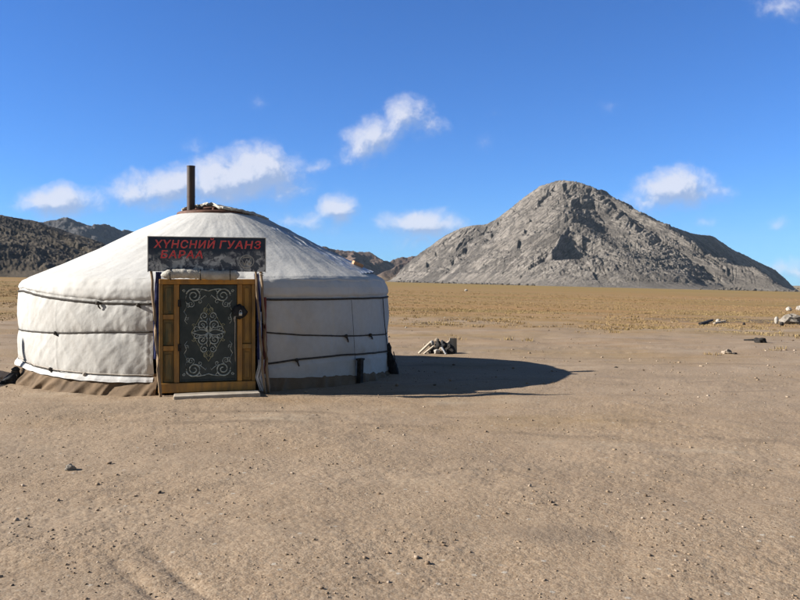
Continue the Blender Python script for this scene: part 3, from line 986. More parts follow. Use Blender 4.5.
# tarp laid down the right of the roof from the crown
ta_ = np.linspace(0.92, 2.05, 300)
tr_ = np.linspace(0.50, 2.93, 260)
TA, TR = np.meshgrid(ta_, tr_)
TZ = np.interp(TR, prof[:, 0], prof[:, 1]) + 0.05
ed = np.minimum((TA - 0.92) / 0.45, (2.05 - TA) / 0.06).clip(0, 1)
TAw = TA + 0.035 * fbm(TR * 3, TR * 0 + 4, 2) + (0.45 - 0.30 * (TR / 2.93)) * 0
TZ = TZ + 0.026 * ridged(TA * 7 + TR * 1.3, TR * 0.7 - TA, 3, 0.5) * (0.3 + 0.7 * ed) - 0.045 * (1 - ed) + 0.005 * fbm(TA * 24, TR * 4, 3)
grid_obj('roof_tarp', TR * np.sin(TAw), -TR * np.cos(TAw), TZ, M_TARP, GER, flip=True)

# crown wheel
bm = bmesh.new()
ring = [(0.60 * math.cos(q), 0.60 * math.sin(q), 2.80) for q in np.linspace(0, TWO, 49)]
add_tube(bm, ring, 0.045, 8, False)
ring = [(0.30 * math.cos(q), 0.30 * math.sin(q), 2.90) for q in np.linspace(0, TWO, 33)]
add_tube(bm, ring, 0.025, 8, False)
for k in range(8):
    q = k * math.pi / 4
    add_tube(bm, [(0.60 * math.cos(q), 0.60 * math.sin(q), 2.81), (0.3 * math.cos(q), 0.3 * math.sin(q), 2.90), (0, 0, 2.93)], 0.02, 6)
from_bm('crown_wheel', bm, M_TOONO, GER, True)
# felt flap thrown back over the crown, front edge bunched into a roll
fx = np.linspace(-0.56, 0.98, 150)
fs = np.linspace(0, 1, 110)
FX, FS = np.meshgrid(fx, fs)
front = 0.06 - 0.62 * sstep(FX, -0.22, 0.16) + 0.36 * sstep(FX, 0.35, 0.98)
FY = front + FS * (0.85 - front)
rr = np.hypot(FX * 0.95, FY)
FZ = 2.985 - 0.17 * (rr / 0.66) ** 2
FZ = np.maximum(FZ, np.interp(rr, prof[:, 0], prof[:, 1]) + 0.05)
roll = np.exp(-(FS / 0.10) ** 2)
FZ = FZ + 0.030 * roll + 0.012 * fbm(FX * 6, FY * 6, 3) + 0.012 * roll * ridged(FX * 10 + FS * 4, FS * 3, 2)
FY = FY - 0.03 * np.exp(-((FS - 0.03) / 0.05) ** 2)
flap = grid_obj('smoke_flap', FX, FY, FZ, M_FELT, GER, flip=False)
so = flap.modifiers.new('thick', 'SOLIDIFY')
so.thickness = 0.045
# stovepipe
bm = bmesh.new()
px_, py_l = -0.387, -0.164
zz = np.linspace(2.55, 3.66, 12)
pts = [(px_, py_l, float(q)) for q in zz]
add_tube(bm, pts, 0.071, 20, False)
add_tube(bm, pts, 0.064, 20, False)
add_tube(bm, [(px_, py_l, 3.645), (px_, py_l, 3.66)], 0.075, 20, False)
add_tube(bm, [(px_, py_l, 3.10), (px_, py_l, 3.12)], 0.0735, 20, False)
from_bm('stovepipe', bm, M_PIPE, GER, True)


def rope(name, zf, a0, a1, rad, mat, off=0.012, n=260, sag=0.004):
    bm = bmesh.new()
    pts = []
    for q in np.linspace(a0, a1, n):
        r_ = RAD - 0.015 + float(wrinkle(np.array([q]), np.array([zf(q)]))[0]) + off
        pts.append((r_ * math.sin(q), -r_ * math.cos(q), float(zf(q)) + sag * float(perlin(np.array([q * 9.0]), np.array([zf(q)]))[0])))
    add_tube(bm, pts, rad, 7)
    return from_bm(name, bm, mat, GER, True)


rope('rope', zr1, A0, A1, 0.016, M_ROPE, 0.014)
rope('rope', zr2, A0, A1, 0.012, M_ROPE, 0.010)
rope('rope', zr3, A0, 3.6, 0.015, M_ROPE, 0.012)
rope('rope', lambda q: zr3(q) + 0.006, 3.6, A1, 0.010, M_ROPE_PALE, 0.012)
rope('rope', lambda q: zr3(q) - 0.035 + 0.02 * math.sin(q * 5), 4.5, A1, 0.008, M_ROPE, 0.020)


def wall_pt(px, py, off=0.03):
    q, z = hit(px, py)
    r_ = RAD + off
    return Vector((r_ * math.sin(q), -r_ * math.cos(q), z))


# knots and loose rope ends
for (kx, ky, ln, mt) in ((99, 303, 6, M_ROPE), (57, 333, 3, M_ROPE), (52, 369, 4, M_ROPE), (86, 374, 9, M_ROPE_PALE), (345, 336, 6, M_ROPE), (369, 335, 4, M_ROPE), (296, 360, 6, M_ROPE), (139, 305, 3, M_ROPE)):
    bm = bmesh.new()
    p = wall_pt(kx, ky)
    bmesh.ops.create_icosphere(bm, subdivisions=2, radius=0.03, matrix=Matrix.Translation(p))
    e1 = wall_pt(kx + 1.2, ky + ln * 0.6, 0.035)
    e2 = wall_pt(kx + 2.5, ky + ln, 0.02)
    add_tube(bm, [p, e1, e2], [0.014, 0.012, 0.009], 6)
    from_bm('knot', bm, mt, GER, True)
# vertical cords on the right side
for pth, rad in ((((349, 300), (351, 330), (353, 366)), 0.0035), (((380, 298), (382, 325), (385, 352)), 0.008)):
    bm = bmesh.new()
    add_tube(bm, [wall_pt(x, y, 0.05) for x, y in pth], rad, 6)
    from_bm('cord', bm, M_ROPE, GER, True)

# ---- door: local x right, local -y out
YD = -RAD - 0.03


def bx(name, u0, u1, z0, z1, y0, y1, mat, parent, bevel=0.006):
    bm = bmesh.new()
    add_box(bm, ((u0 + u1) / 2, (y0 + y1) / 2, (z0 + z1) / 2), (u1 - u0, abs(y1 - y0), z1 - z0), None, bevel)
    return from_bm(name, bm, mat, parent)


UL, UR = -0.735, 0.585
frame = bx('door_frame', UL + 0.0, UR, 1.545, 1.62, YD - 0.05, YD + 0.16, M_ORANGE, GER, 0.01)     # lintel carries the other pieces
bx('sill', UL - 0.01, UR + 0.005, 0.03, 0.165, YD - 0.07, YD + 0.16, M_ORANGE, frame, 0.01)
bx('stile', UL, UL + 0.05, 0.167, 1.543, YD - 0.045, YD + 0.15, M_OCHRE, frame)
bx('stile', -0.535, -0.465, 0.167, 1.543, YD - 0.045, YD + 0.15, M_ORANGE, frame)
bx('stile', 0.332, 0.402, 0.167, 1.543, YD - 0.045, YD + 0.15, M_ORANGE, frame)
bx('stile', UR - 0.05, UR, 0.167, 1.543, YD - 0.045, YD + 0.15, M_OCHRE, frame)
for (a_, b_) in ((UL + 0.052, -0.537), (0.404, UR - 0.052)):
    for zc in ((1.09, 0.65) if a_ < 0 else (0.66,)):
        bx('rail', a_, b_, zc - 0.034, zc + 0.034, YD - 0.040, YD + 0.1, M_ORANGE if a_ < 0 else M_OCHRE, frame)
    zs = (0.167, 0.614, 0.686, 1.054, 1.126, 1.543) if a_ < 0 else (0.167, 0.624, 0.696, 1.543)
    for z0, z1 in zip(zs[::2], zs[1::2]):
        bx('panel', a_, b_, z0 + 0.002, z1 - 0.002, YD + 0.0, YD + 0.06, M_PANEL if a_ < 0 else M_OCHRE, frame)
        bx('panel_moulding', a_ + 0.03, b_ - 0.03, z0 + 0.05, z1 - 0.05, YD - 0.014, YD - 0.002, M_PANEL if a_ < 0 else M_OCHRE, frame, 0.008)

LU0, LU1, LZ0, LZ1 = -0.460, 0.328, 0.172, 1.540
leaf = bx('door_leaf', LU0, LU1, LZ0, LZ1, YD - 0.018, YD + 0.03, M_LEAF, GER, 0.004)
bm = bmesh.new()
yl = YD - 0.026
for (u0, u1, z0, z1) in ((LU0 + 0.004, LU0 + 0.024, LZ0 + 0.004, LZ1 - 0.004), (LU1 - 0.024, LU1 - 0.004, LZ0 + 0.004, LZ1 - 0.004), (LU0 + 0.026, LU1 - 0.026, LZ1 - 0.026, LZ1 - 0.004), (LU0 + 0.026, LU1 - 0.026, LZ0 + 0.004, LZ0 + 0.026)):
    add_box(bm, ((u0 + u1) / 2, yl, (z0 + z1) / 2), (u1 - u0, 0.012, z1 - z0), None, 0.003)
from_bm('edge_strip', bm, M_LEAF, leaf)

UC = (LU0 + LU1) / 2
ZC = 0.866
ys_ = YD - 0.022


def stroke(bm, pts, r0=0.0075, r1=None):
    n = len(pts)
    r1 = r1 if r1 is not None else r0 * 0.7
    add_tube(bm, [(u, ys_, z) for u, z in pts], [r0 + (r1 - r0) * i / (n - 1) for i in range(n)], 6)


def spiral(cx, cz, r0, r1, a0, turns, n=34):
    return [(cx + (r0 + (r1 - r0) * i / n) * math.cos(a0 + turns * TWO * i / n), cz + (r0 + (r1 - r0) * i / n) * math.sin(a0 + turns * TWO * i / n)) for i in range(n + 1)]


def sym(bm, pts, r0=0.0075, quad=True):
    for sxn in (1, -1):
        for szn in ((1, -1) if quad else (1,)):
            stroke(bm, [(UC + sxn * u, ZC + szn * z) for u, z in pts], r0)


bm = bmesh.new()      # centre lozenge of paired scrolls
sym(bm, spiral(0.085, 0.105, 0.075, 0.012, math.pi * 1.25, -1.6), 0.009)
sym(bm, spiral(0.06, 0.235, 0.055, 0.010, -math.pi * 0.4, 1.4), 0.008)
sym(bm, spiral(0.165, 0.045, 0.045, 0.008, math.pi, -1.3), 0.007)
sym(bm, [(0.0, 0.0), (0.05, 0.035), (0.11, 0.04), (0.17, 0.02), (0.235, 0.0)], 0.009)
sym(bm, [(0.0, 0.0), (0.03, 0.07), (0.03, 0.14), (0.015, 0.2)], 0.008)
sym(bm, [(0.0, 0.0), (0.06, 0.07), (0.10, 0.12)], 0.009)
from_bm('scrollwork', bm, M_SCROLL, leaf, True)
bm = bmesh.new()      # faded gold parts of the lozenge
sym(bm, [(0.235, 0.0), (0.19, 0.085), (0.15, 0.15), (0.11, 0.23), (0.06, 0.31), (0.0, 0.41)], 0.006)
sym(bm, spiral(0.035, 0.325, 0.035, 0.008, -math.pi * 0.5, 1.2), 0.007)
sym(bm, [(0.0, 0.25), (0.03, 0.29), (0.0, 0.34)], 0.007)
sym(bm, spiral(0.20, 0.10, 0.026, 0.006, 0, 1.2), 0.006)
from_bm('scrollwork', bm, M_SCROLL2, leaf, True)
for szn in (1, -1):      # corner scrolls, above and below the lozenge
    bm = bmesh.new()
    for pth, r0 in ((spiral(0.20, 0.52, 0.105, 0.020, 0.2, 1.75), 0.011), ([(0.0, 0.585), (0.06, 0.605), (0.14, 0.615), (0.22, 0.612), (0.30, 0.57)], 0.009),
                    ([(0.11, 0.47), (0.07, 0.50), (0.04, 0.53), (0.03, 0.50)], 0.007), ([(0.30, 0.53), (0.32, 0.45), (0.29, 0.40), (0.31, 0.34), (0.33, 0.30)], 0.007),
                    (spiral(0.285, 0.38, 0.035, 0.006, 1.0, 1.2), 0.006), (spiral(0.335, 0.585, 0.022, 0.005, 0.0, 1.2), 0.006), (spiral(0.24, 0.40, 0.05, 0.01, 2.0, 1.4), 0.006), (spiral(0.12, 0.435, 0.035, 0.006, 0.5, 1.2), 0.006), ([(0.335, 0.30), (0.30, 0.24), (0.325, 0.17), (0.29, 0.12)], 0.006), (spiral(0.30, 0.20, 0.028, 0.006, 2.5, 1.2), 0.005), ([(0.10, 0.60), (0.13, 0.56), (0.11, 0.50)], 0.006)):
        for sxn in (1, -1):
            stroke(bm, [(UC + sxn * u, ZC + szn * z) for u, z in pth], r0)
    from_bm('scrollwork', bm, M_SCROLL, leaf, True)
for zc in (1.28, 0.66):
    bx('hinge', LU0 - 0.02, LU0 + 0.02, zc - 0.05, zc + 0.05, YD - 0.075, YD - 0.047, M_CHAR, leaf)

# felt roll above the door
bm = bmesh.new()
n = 46
pts = []
rads = []
for i in range(n):
    s = i / (n - 1)
    u = -0.70 + s * 1.06
    pts.append((u, YD - 0.20, 1.668 + 0.012 * math.sin(s * 7) + 0.02 * math.sin(s * math.pi)))
    e_ = min(1, 4.5 * s ** 0.6, 6 * (1 - s) ** 0.6)
    rads.append(max(0.012, 0.068 * e_ * (0.92 + 0.16 * random.random())))
add_tube(bm, pts, rads, 14)
o = from_bm('door_flap', bm, M_FELT, GER, True)
for s in (0.12, 0.5, 0.88):
    bm = bmesh.new()
    u = -0.70 + s * 1.06
    add_tube(bm, [(u + 0.02 * math.cos(q) * 0.2, YD - 0.20 + 0.074 * math.cos(q), 1.68 + 0.076 * math.sin(q)) for q in np.linspace(0, TWO, 17)], 0.006, 6, False)
    from_bm('tie', bm, M_ROPE, o, True)


def cloth_strip(name, path, width, mat, parent, y, amp=0.015, seed=0.0):
    """narrow hanging cloth: path of (u,z), folded in depth"""
    path = np.array(path, float)
    sg = np.concatenate([[0], np.cumsum(np.hypot(*np.diff(path, axis=0).T))])
    s = np.linspace(0, sg[-1], 60)
    U = np.interp(s, sg, path[:, 0])
    Zp = np.interp(s, sg, path[:, 1])
    w = np.linspace(-0.5, 0.5, 12)
    UU = U[:, None] + width * w[None] * (0.85 + 0.3 * perlin(s * 4 + seed, s * 0)[:, None])
    ZZ_ = np.repeat(Zp[:, None], 12, 1)
    YY = y + amp * np.sin(w[None] * 14 + 2 * perlin(s * 3 + seed, s * 0)[:, None]) + 0.01 * fbm(UU * 12, ZZ_ * 7, 2)
    o = grid_obj(name, UU, YY, ZZ_, mat, parent)
    sm = o.modifiers.new('thick', 'SOLIDIFY')
    sm.thickness = 0.008
    return o


cloth_strip('door_curtain', [(-0.745, 1.72), (-0.765, 1.35), (-0.775, 0.9), (-0.775, 0.5)], 0.085, M_BLUE, GER, YD - 0.005, 0.015, 1)
cloth_strip('door_curtain', [(0.60, 1.70), (0.625, 1.3), (0.64, 0.9), (0.65, 0.4), (0.65, 0.1)], 0.075, M_BLUE, GER, YD - 0.005, 0.015, 5)
cloth_strip('curtain_lining', [(0.655, 1.15), (0.655, 0.8), (0.66, 0.42)], 0.025, M_WHITECLOTH, GER, YD - 0.03, 0.006, 3)
cloth_strip('wall_trim', [(0.715, 1.36), (0.72, 0.8), (0.725, 0.25)], 0.06, M_RED, GER, -RAD + 0.02, 0.006, 9)

# padlocked hasp under a black cloth, with a cord
bm = bmesh.new()
bmesh.ops.create_icosphere(bm, subdivisions=3, radius=1.0)
for v in bm.verts:
    c_ = v.co.copy()
    k = 1 + 0.30 * float(fbm(np.array([c_.x * 2 + 3]), np.array([c_.z * 2 + c_.y]), 3)[0])
    dia = 1.0 / (abs(c_.x) ** 1.2 + abs(c_.z) ** 1.2 + 1e-3) ** 0.55
    v.co = Vector((0.36 + c_.x * 0.105 * k * min(1.25, dia), YD - 0.075 + c_.y * 0.035, 1.155 + c_.z * 0.115 * k * min(1.25, dia)))
lk = from_bm('lock_cover', bm, M_BLACK, leaf, True)
bm = bmesh.new()
add_box(bm, (0.375, YD - 0.125, 1.125), (0.045, 0.02, 0.05), None, 0.006)
add_tube(bm, [(0.375 + 0.016 * math.cos(q), YD - 0.125, 1.15 + 0.03 * math.sin(q)) for q in np.linspace(0, math.pi, 9)], 0.005, 6)
from_bm('padlock', bm, M_LOCK, lk, True)
bm = bmesh.new()
add_tube(bm, [(0.315, YD - 0.085, 1.12), (0.29, YD - 0.09, 1.06), (0.302, YD - 0.085, 0.99), (0.297, YD - 0.07, 0.72), (0.305, YD - 0.06, 0.45)], [0.013, 0.016, 0.008, 0.005, 0.004], 7)
from_bm('cord', bm, M_ROPE_PALE, leaf, True)


# ------------------------------------------------------------------ second ger, outside the picture on the left: its shadow reaches in
G2 = GER.copy()
COL.objects.link(G2)
G2.location = (CX - 8.95, CY - 2.75, 0.03)
G2.rotation_euler = (0, 0, ROT - 1.3)
tag(G2, 'second white ger standing to the left, outside the photo, whose shadow reaches in', 'ger', 'gers')
for ch in list(GER.children):
    c2 = ch.copy()
    COL.objects.link(c2)
    c2.parent = G2
    if ch.name.startswith('stovepipe'):
        c2.scale = (1, 1, 1.12)
    for gch in list(ch.children):
        c3 = gch.copy()
        COL.objects.link(c3)
        c3.parent = c2

# ------------------------------------------------------------------ sign board
SG = empty('shop_sign', to_world(-0.075, YD - 0.13, 1.725), ROT)
tag(SG, 'dark painted shop sign with red Cyrillic letters above the ger door', 'sign')
m, t, b, co = mat_base("sign_picture", 0.45, 0.4)
n1 = noise(t, co, 9, 6, 0.7, 0.6)
n2 = noise(t, co, 4, 4, 0.6)
vor = N(t, 'ShaderNodeTexVoronoi')
vor.inputs['Scale'].default_value = 14
t.links.new(vmath(t, 'ADD', co, vmath(t, 'SCALE', n1.outputs['Color'], 0.12)), vor.inputs['Vector'])
spz = N(t, 'ShaderNodeSeparateXYZ')
t.links.new(co, spz.inputs[0])
c = mixc(t, ramp(t, n2.outputs['Fac'], 0.4, 0.62), (0.010, 0.018, 0.045), (0.018, 0.036, 0.06))
pm = math_(t, 'ADD', spz.outputs[2], math_(t, 'MULTIPLY', math_(t, 'SUBTRACT', n2.outputs['Fac'], 0.5), 0.35))
pm = ramp(t, pm, 0.19, 0.31, 1, 0)
pic = mixc(t, ramp(t, vor.outputs['Color'], 0.2, 0.8), (0.07, 0.085, 0.11), (0.56, 0.57, 0.56))
pic = mixc(t, ramp(t, n1.outputs['Fac'], 0.45, 0.6), pic, (0.05, 0.055, 0.075))
c = mixc(t, math_(t, 'MULTIPLY', pm, 0.85), c, pic)
t.links.new(c, b.inputs['Base Color'])
M_SIGN = m
SWD, SHT = 1.585, 0.475
bx('sign_board', -SWD / 2, SWD / 2, 0, SHT, -0.012, 0.012, M_SIGN, SG, 0.002)
M_PALE = simple("pale_edge", (0.50, 0.49, 0.45), (0.34, 0.33, 0.30), 12, 0.7, 0.2, 0.002)
bm = bmesh.new()
for (u0, u1, z0, z1) in ((-SWD / 2 - 0.014, -SWD / 2 - 0.001, -0.01, SHT + 0.01), (SWD / 2 + 0.001, SWD / 2 + 0.012, -0.01, SHT + 0.01), (-SWD / 2, SWD / 2, SHT + 0.001, SHT + 0.010)):
    add_box(bm, ((u0 + u1) / 2, 0, (z0 + z1) / 2), (u1 - u0, 0.03, z1 - z0), None, 0.002)
from_bm('sign_edge', bm, M_PALE, SG)
M_REDLET = simple("red_letter_paint", (0.90, 0.07, 0.08), (0.68, 0.045, 0.06), 30, 0.55, 0.1, 0.001)
M_PINK = simple("pink_letter_outline", (0.62, 0.42, 0.37), (0.45, 0.26, 0.25), 30, 0.6, 0.1, 0.001)


def text_mesh(body, height, width, u, z, y, offset, mat, name, shear=0.18, ext=0.002):
    cu = bpy.data.curves.new('txt', 'FONT')
    cu.body = body
    cu.size = 1.0
    cu.offset = offset
    cu.extrude = ext
    cu.space_character = 1.12
    o = bpy.data.objects.new('txt', cu)
    COL.objects.link(o)
    bpy.context.view_layer.update()
    me = bpy.data.meshes.new_from_object(o.evaluated_get(bpy.context.evaluated_depsgraph_get()))
    bpy.data.objects.remove(o)
    n_ = len(me.vertices)
    co_ = np.zeros(n_ * 3)
    me.vertices.foreach_get('co', co_)
    co_ = co_.reshape(-1, 3)
    x0, x1 = text_mesh.box[body][0], text_mesh.box[body][1]
    X_ = (co_[:, 0] - x0) / (x1 - x0) * width
    Z_ = co_[:, 1] / 0.73 * height
    outv = np.stack([u + X_ + shear * Z_, y - co_[:, 2], z + Z_], -1)
    me.vertices.foreach_set('co', outv.ravel())
    me.materials.clear()
    me.update()
    return link(name, me, mat, SG, False)


text_mesh.box = {}
for body in ("ХҮНСНИЙ", "ГУАНЗ", "БАРАА"):
    cu = bpy.data.curves.new('txt', 'FONT')
    cu.body = body
    cu.size = 1.0
    cu.space_character = 1.12
    o = bpy.data.objects.new('txt', cu)
    COL.objects.link(o)
    bpy.context.view_layer.update()
    xs = [v[0] for v in o.bound_box]
    text_mesh.box[body] = (min(xs), max(xs))
    bpy.data.objects.remove(o)
for body, hgt, wd, u, z in (("ХҮНСНИЙ", 0.108, 0.80, -0.72, 0.325), ("ГУАНЗ", 0.108, 0.56, 0.16, 0.325), ("БАРАА", 0.105, 0.56, -0.63, 0.185)):
    text_mesh(body, hgt, wd, u, z, -0.0175, 0.024, M_PINK, 'letter_outline')
    text_mesh(body, hgt, wd, u, z, -0.0215, 0.004, M_REDLET, 'lettering')
bm = bmesh.new()      # round emblem at the lower right
ec = (0.535, -0.016, 0.145)
add_tube(bm, [(ec[0] + 0.098 * math.cos(q), ec[1], ec[2] + 0.088 * math.sin(q)) for q in np.linspace(0, TWO, 37)], 0.006, 6, False)
for (u0, z0, u1, z1) in ((-0.07, 0.03, -0.03, -0.05), (-0.03, -0.05, 0.0, 0.03), (0.0, 0.03, 0.035, -0.05), (0.035, -0.05, 0.07, 0.03), (-0.05, 0.06, 0.05, 0.06)):
    add_tube(bm, [(ec[0] + u0, ec[1], ec[2] + z0), (ec[0] + u1, ec[1], ec[2] + z1)], 0.006, 6)
from_bm('emblem', bm, M_PALE, SG, True)

# ------------------------------------------------------------------ poles, step and small things by the ger
def leaning_pole(u0, z0, u1, z1, y, rad, label):
    p0, p1 = to_world(u0, y - 0.08, 0), to_world(u1, y, z1)
    p0.z = gz1(p0.x, p0.y) - 0.03
    base = empty('wooden_pole', p0)
    tag(base, label, 'pole', 'poles propping the sign')
    bm = bmesh.new()
    n_ = 14
    pts = [(p1 - p0) * (i / n_) + Vector((0.006 * math.sin(i * 1.7), 0.005 * math.cos(i * 2.1), 0)) for i in range(n_ + 1)]
    add_tube(bm, pts, [rad * (1.05 - 0.25 * i / n_) for i in range(n_ + 1)], 9)
    from_bm('shaft', bm, M_POLE, base, True)
    bm = bmesh.new()
    d_ = (p1 - p0)
    for k in (0.93, 0.95, 0.97):
        c_ = d_ * k
        add_tube(bm, [c_ + Vector((rad * 1.15 * math.cos(q), rad * 1.15 * math.sin(q), 0.004 * q)) for q in np.linspace(0, TWO, 13)], 0.006, 5, False)
    from_bm('lashing', bm, M_ROPE_PALE, base, True)


leaning_pole(-0.705, 0, -0.845, 1.88, YD - 0.10, 0.022, 'thin weathered pole leaning left of the ger door under the sign')
leaning_pole(0.715, 0, 0.575, 1.88, YD - 0.10, 0.020, 'thin weathered pole leaning right of the ger door under the sign')
leaning_pole(0.77, 0, 0.66, 1.80, YD - 0.06, 0.024, 'darker wooden pole close against the ger wall, right of the pale door pole')

sc_ = to_world(0.05, YD - 0.33, 0)
ST = bx('door_step', -0.575, 0.575, -0.05, 0.030, -0.20, 0.20, M_STEP, None, 0.012)
ST.location = (sc_.x, sc_.y, gz1(sc_.x, sc_.y) + 0.035)
ST.rotation_euler = (R_(-2), R_(-0.5), ROT + R_(1.5))
tag(ST, 'flat pale slab lying as a step in front of the ger door', 'step')


def lump(name, loc, size, seed, mat, label, cat, group=None, rough=0.35, rz=0.0, sub=3, facet=False, kind=None):
    bm = bmesh.new()
    bmesh.ops.create_icosphere(bm, subdivisions=sub, radius=1.0)
    for v in bm.verts:
        c_ = v.co.copy()
        q = float(fbm(np.array([c_.x * 1.3 + seed * 3.1 + c_.z * 0.7]), np.array([c_.y * 1.3 - seed * 1.7 + c_.z]), 4, 0.55)[0])
        if facet:
            # chop towards flat faces
            for pn in ((0.8, 0.3, 0.5), (-0.6, 0.5, 0.62), (0.1, -0.9, 0.42), (-0.3, -0.4, 0.86), (0.5, 0.8, 0.2), (-0.9, -0.2, 0.3)):
                nn_ = Vector(pn).normalized()
                nn_.rotate(Matrix.Rotation(seed * 1.3, 3, 'Z'))
                dd = c_.dot(nn_)
                if dd > 0.72:
                    c_ -= nn_ * (dd - 0.72) * 0.9
        k = 1 + rough * q
        v.co = Vector((c_.x * k * size[0] / 2, c_.y * k * size[1] / 2, (c_.z * k + 0.75) * size[2] / 1.75))
    o = from_bm(name, bm, mat, None, not facet)
    o.location = loc
    o.rotation_euler = (0, 0, rz)
    return tag(o, label, cat, group, kind)


# rag bundle at the foot of the right-hand pole
o = cloth_strip('rag', [(0.665, 0.47), (0.655, 0.36), (0.625, 0.22), (0.66, 0.10), (0.69, 0.02)], 0.10, M_WHITECLOTH, None, YD - 0.10, 0.03, 12)
o.location = (CX, CY, 0)
o.rotation_euler = (0, 0, ROT)
tag(o, 'crumpled white rag tied to the poles right of the ger door', 'rag')

# brick on the eave
bl = Vector((2.46, -1.0, 0))
bm = bmesh.new()
add_box(bm, (0, 0, 0.05), (0.19, 0.11, 0.085), None, 0.008)
br = from_bm('brick', bm, M_BRICK, None)
br.location = to_world(bl.x, bl.y, 1.845)
br.rotation_euler = (R_(8), R_(22), ROT + 0.2)
tag(br, 'pale orange brick weighing down the cover at the right eave', 'brick')


# black bundles tied against the foot of the wall
def bundle(px, py0, py1, w, seed, label, off):
    q, _ = hit(px, py1)
    w0 = to_world((RAD + off) * math.sin(q), -(RAD + off) * math.cos(q))
    g0 = gz1(w0.x, w0.y)
    H_ = (py1 - py0) * w0.y / F
    base = empty('black_bundle', (w0.x, w0.y, g0 - 0.02))
    tag(base, label, 'bundle')
    na, nz = 28, 30
    th_ = np.linspace(0, TWO, na, endpoint=False)
    zz_ = np.linspace(0, 1, nz)
    prf = np.interp(zz_, [0, 0.1, 0.35, 0.6, 0.72, 0.85, 1.0], [0.75, 1.0, 0.95, 0.6, 0.35, 0.5, 0.12])
    TH, ZV = np.meshgrid(th_, zz_)
    Rr = w / 2 * prf[:, None] * (1 + 0.35 * fbm(np.cos(TH) * 1.5 + seed, np.sin(TH) * 1.5 + ZV * 3, 3))
    ox = 0.05 * np.sin(ZV * 3 + seed)
    grid_obj('sack', Rr * np.cos(TH) + ox, Rr * np.sin(TH) * 0.8, ZV * H_, M_BLACK, base, wrap=True)
    bm = bmesh.new()
    add_tube(bm, [(ox[21, 0] + w * 0.2 * math.cos(a), w * 0.17 * math.sin(a), 0.72 * H_) for a in np.linspace(0, TWO, 15)], 0.012, 6, False)
    add_tube(bm, [(w * 0.2, -0.03, 0.72 * H_), (w * 0.35, -0.05, 0.5 * H_), (w * 0.32, -0.06, 0.32 * H_)], 0.010, 6)
    from_bm('tie', bm, M_ROPE, base, True)


bundle(386, 352, 384, 0.17, 2.0, 'black sack tied against the right foot of the ger', 0.10)
bundle(24, 362, 380, 0.26, 5.0, 'dark tied weight at the left foot of the ger', 0.16)
# dark post against the wall
q, _ = hit(355, 385)
w0 = to_world((RAD + 0.10) * math.sin(q), -(RAD + 0.10) * math.cos(q))
bm = bmesh.new()
add_box(bm, (0, 0, 0.18), (0.085, 0.08, 0.40), Matrix.Rotation(R_(3), 3, 'Y'), 0.012)
add_box(bm, (0.01, 0, 0.385), (0.115, 0.10, 0.03), None, 0.008)
o = from_bm('short_post', bm, M_CHAR, None)
o.location = (w0.x, w0.y, gz1(w0.x, w0.y))
o.rotation_euler = (0, 0, ROT + q)
tag(o, 'short dark post standing against the shaded ger wall', 'post')

# ------------------------------------------------------------------ heap of scrap behind the shadow
HG = 'scrap heap beside the ger'


def plank(a, b_, w, th, mat, label, cat='plank', name='plank', group=HG):
    a, b_ = Vector(a), Vector(b_)
    bm = bmesh.new()
    L_ = (b_ - a).length
    add_box(bm, (L_ / 2, 0, 0), (L_, w, th), None, 0.005)
    for v in bm.verts:
        v.co.z += 0.012 * math.sin(v.co.x * 5 + w * 30)
        v.co.y += 0.006 * math.sin(v.co.x * 13 + th * 90)
    o = from_bm(name, bm, mat, None)
    o.location = a
    o.rotation_euler = (b_ - a).to_track_quat('X', 'Z').to_euler()
    return tag(o, label, cat, group)


hp = ground_at(438, 353.5)
hs = hp.y / F


def HP(px, py, dy=0.0):
    return Vector((hp.x + (px - 438) * hs, hp.y + dy, hp.z + (353.5 - py) * hs))


plank(HP(419, 353.5, -0.06), HP(431, 342, 0.10), 0.07, 0.035, M_PLANK, 'pale plank leaning at the left end of the scrap heap')
plank(HP(424, 353.8, -0.15), HP(434, 346, 0.0), 0.05, 0.03, M_PLANK, 'short bleached stick in front of the leaning pale plank')
lump('stone', HP(432, 344.5, 0.1) - Vector((0, 0, 0.05)), (0.12, 0.11, 0.13), 3, M_ROCKW, 'pale pinkish stone near the top left of the scrap heap', 'stone', HG)
lump('stone', HP(437, 340.8, 0.15) - Vector((0, 0, 0.04)), (0.10, 0.10, 0.09), 4, M_ROCKT, 'tan stone on the very top of the scrap heap', 'stone', HG)
lump('stone', HP(436.5, 353, -0.12) - Vector((0, 0, 0.01)), (0.14, 0.11, 0.11), 6, M_ROCKW, 'white stone at the front foot of the scrap heap', 'stone', HG)
plank(HP(441, 347, -0.12), HP(445.5, 353.6, -0.16), 0.06, 0.03, M_WHITECLOTH, 'white splintered board slanting down the heap front', 'board', 'board')
lump('charred_log', HP(434, 354, 0.02), (0.22, 0.18, 0.16), 7, M_CHAR, 'charred lump low on the left of the scrap heap', 'log', HG, 0.5)
lump('charred_log', HP(439, 354, 0.08), (0.20, 0.20, 0.27), 8, M_CHAR, 'charred upright lump in the middle of the scrap heap', 'log', HG, 0.5)
lump('charred_log', HP(443, 346.5, 0.06) - Vector((0, 0, 0.05)), (0.19, 0.16, 0.17), 9, M_BLACK, 'black rag lump high in the middle of the scrap heap', 'rag', HG, 0.5)
lump('stone', HP(441, 350, -0.05) - Vector((0, 0, 0.05)), (0.12, 0.11, 0.11), 41, M_ROCKT, 'tan stone wedged between the dark lumps of the heap', 'stone', HG)
lump('cinder_block', HP(450, 354, -0.02), (0.26, 0.22, 0.23), 12, M_CHAR, 'dark grey clinker block at the right of the heap', 'clinker', HG, 0.35, 0.2, 3, True)
plank(HP(453.8, 354, 0.10), HP(453.6, 338.5, 0.14), 0.17, 0.03, M_PLANK, 'pale board standing upright at the right end of the heap', 'board', 'board')
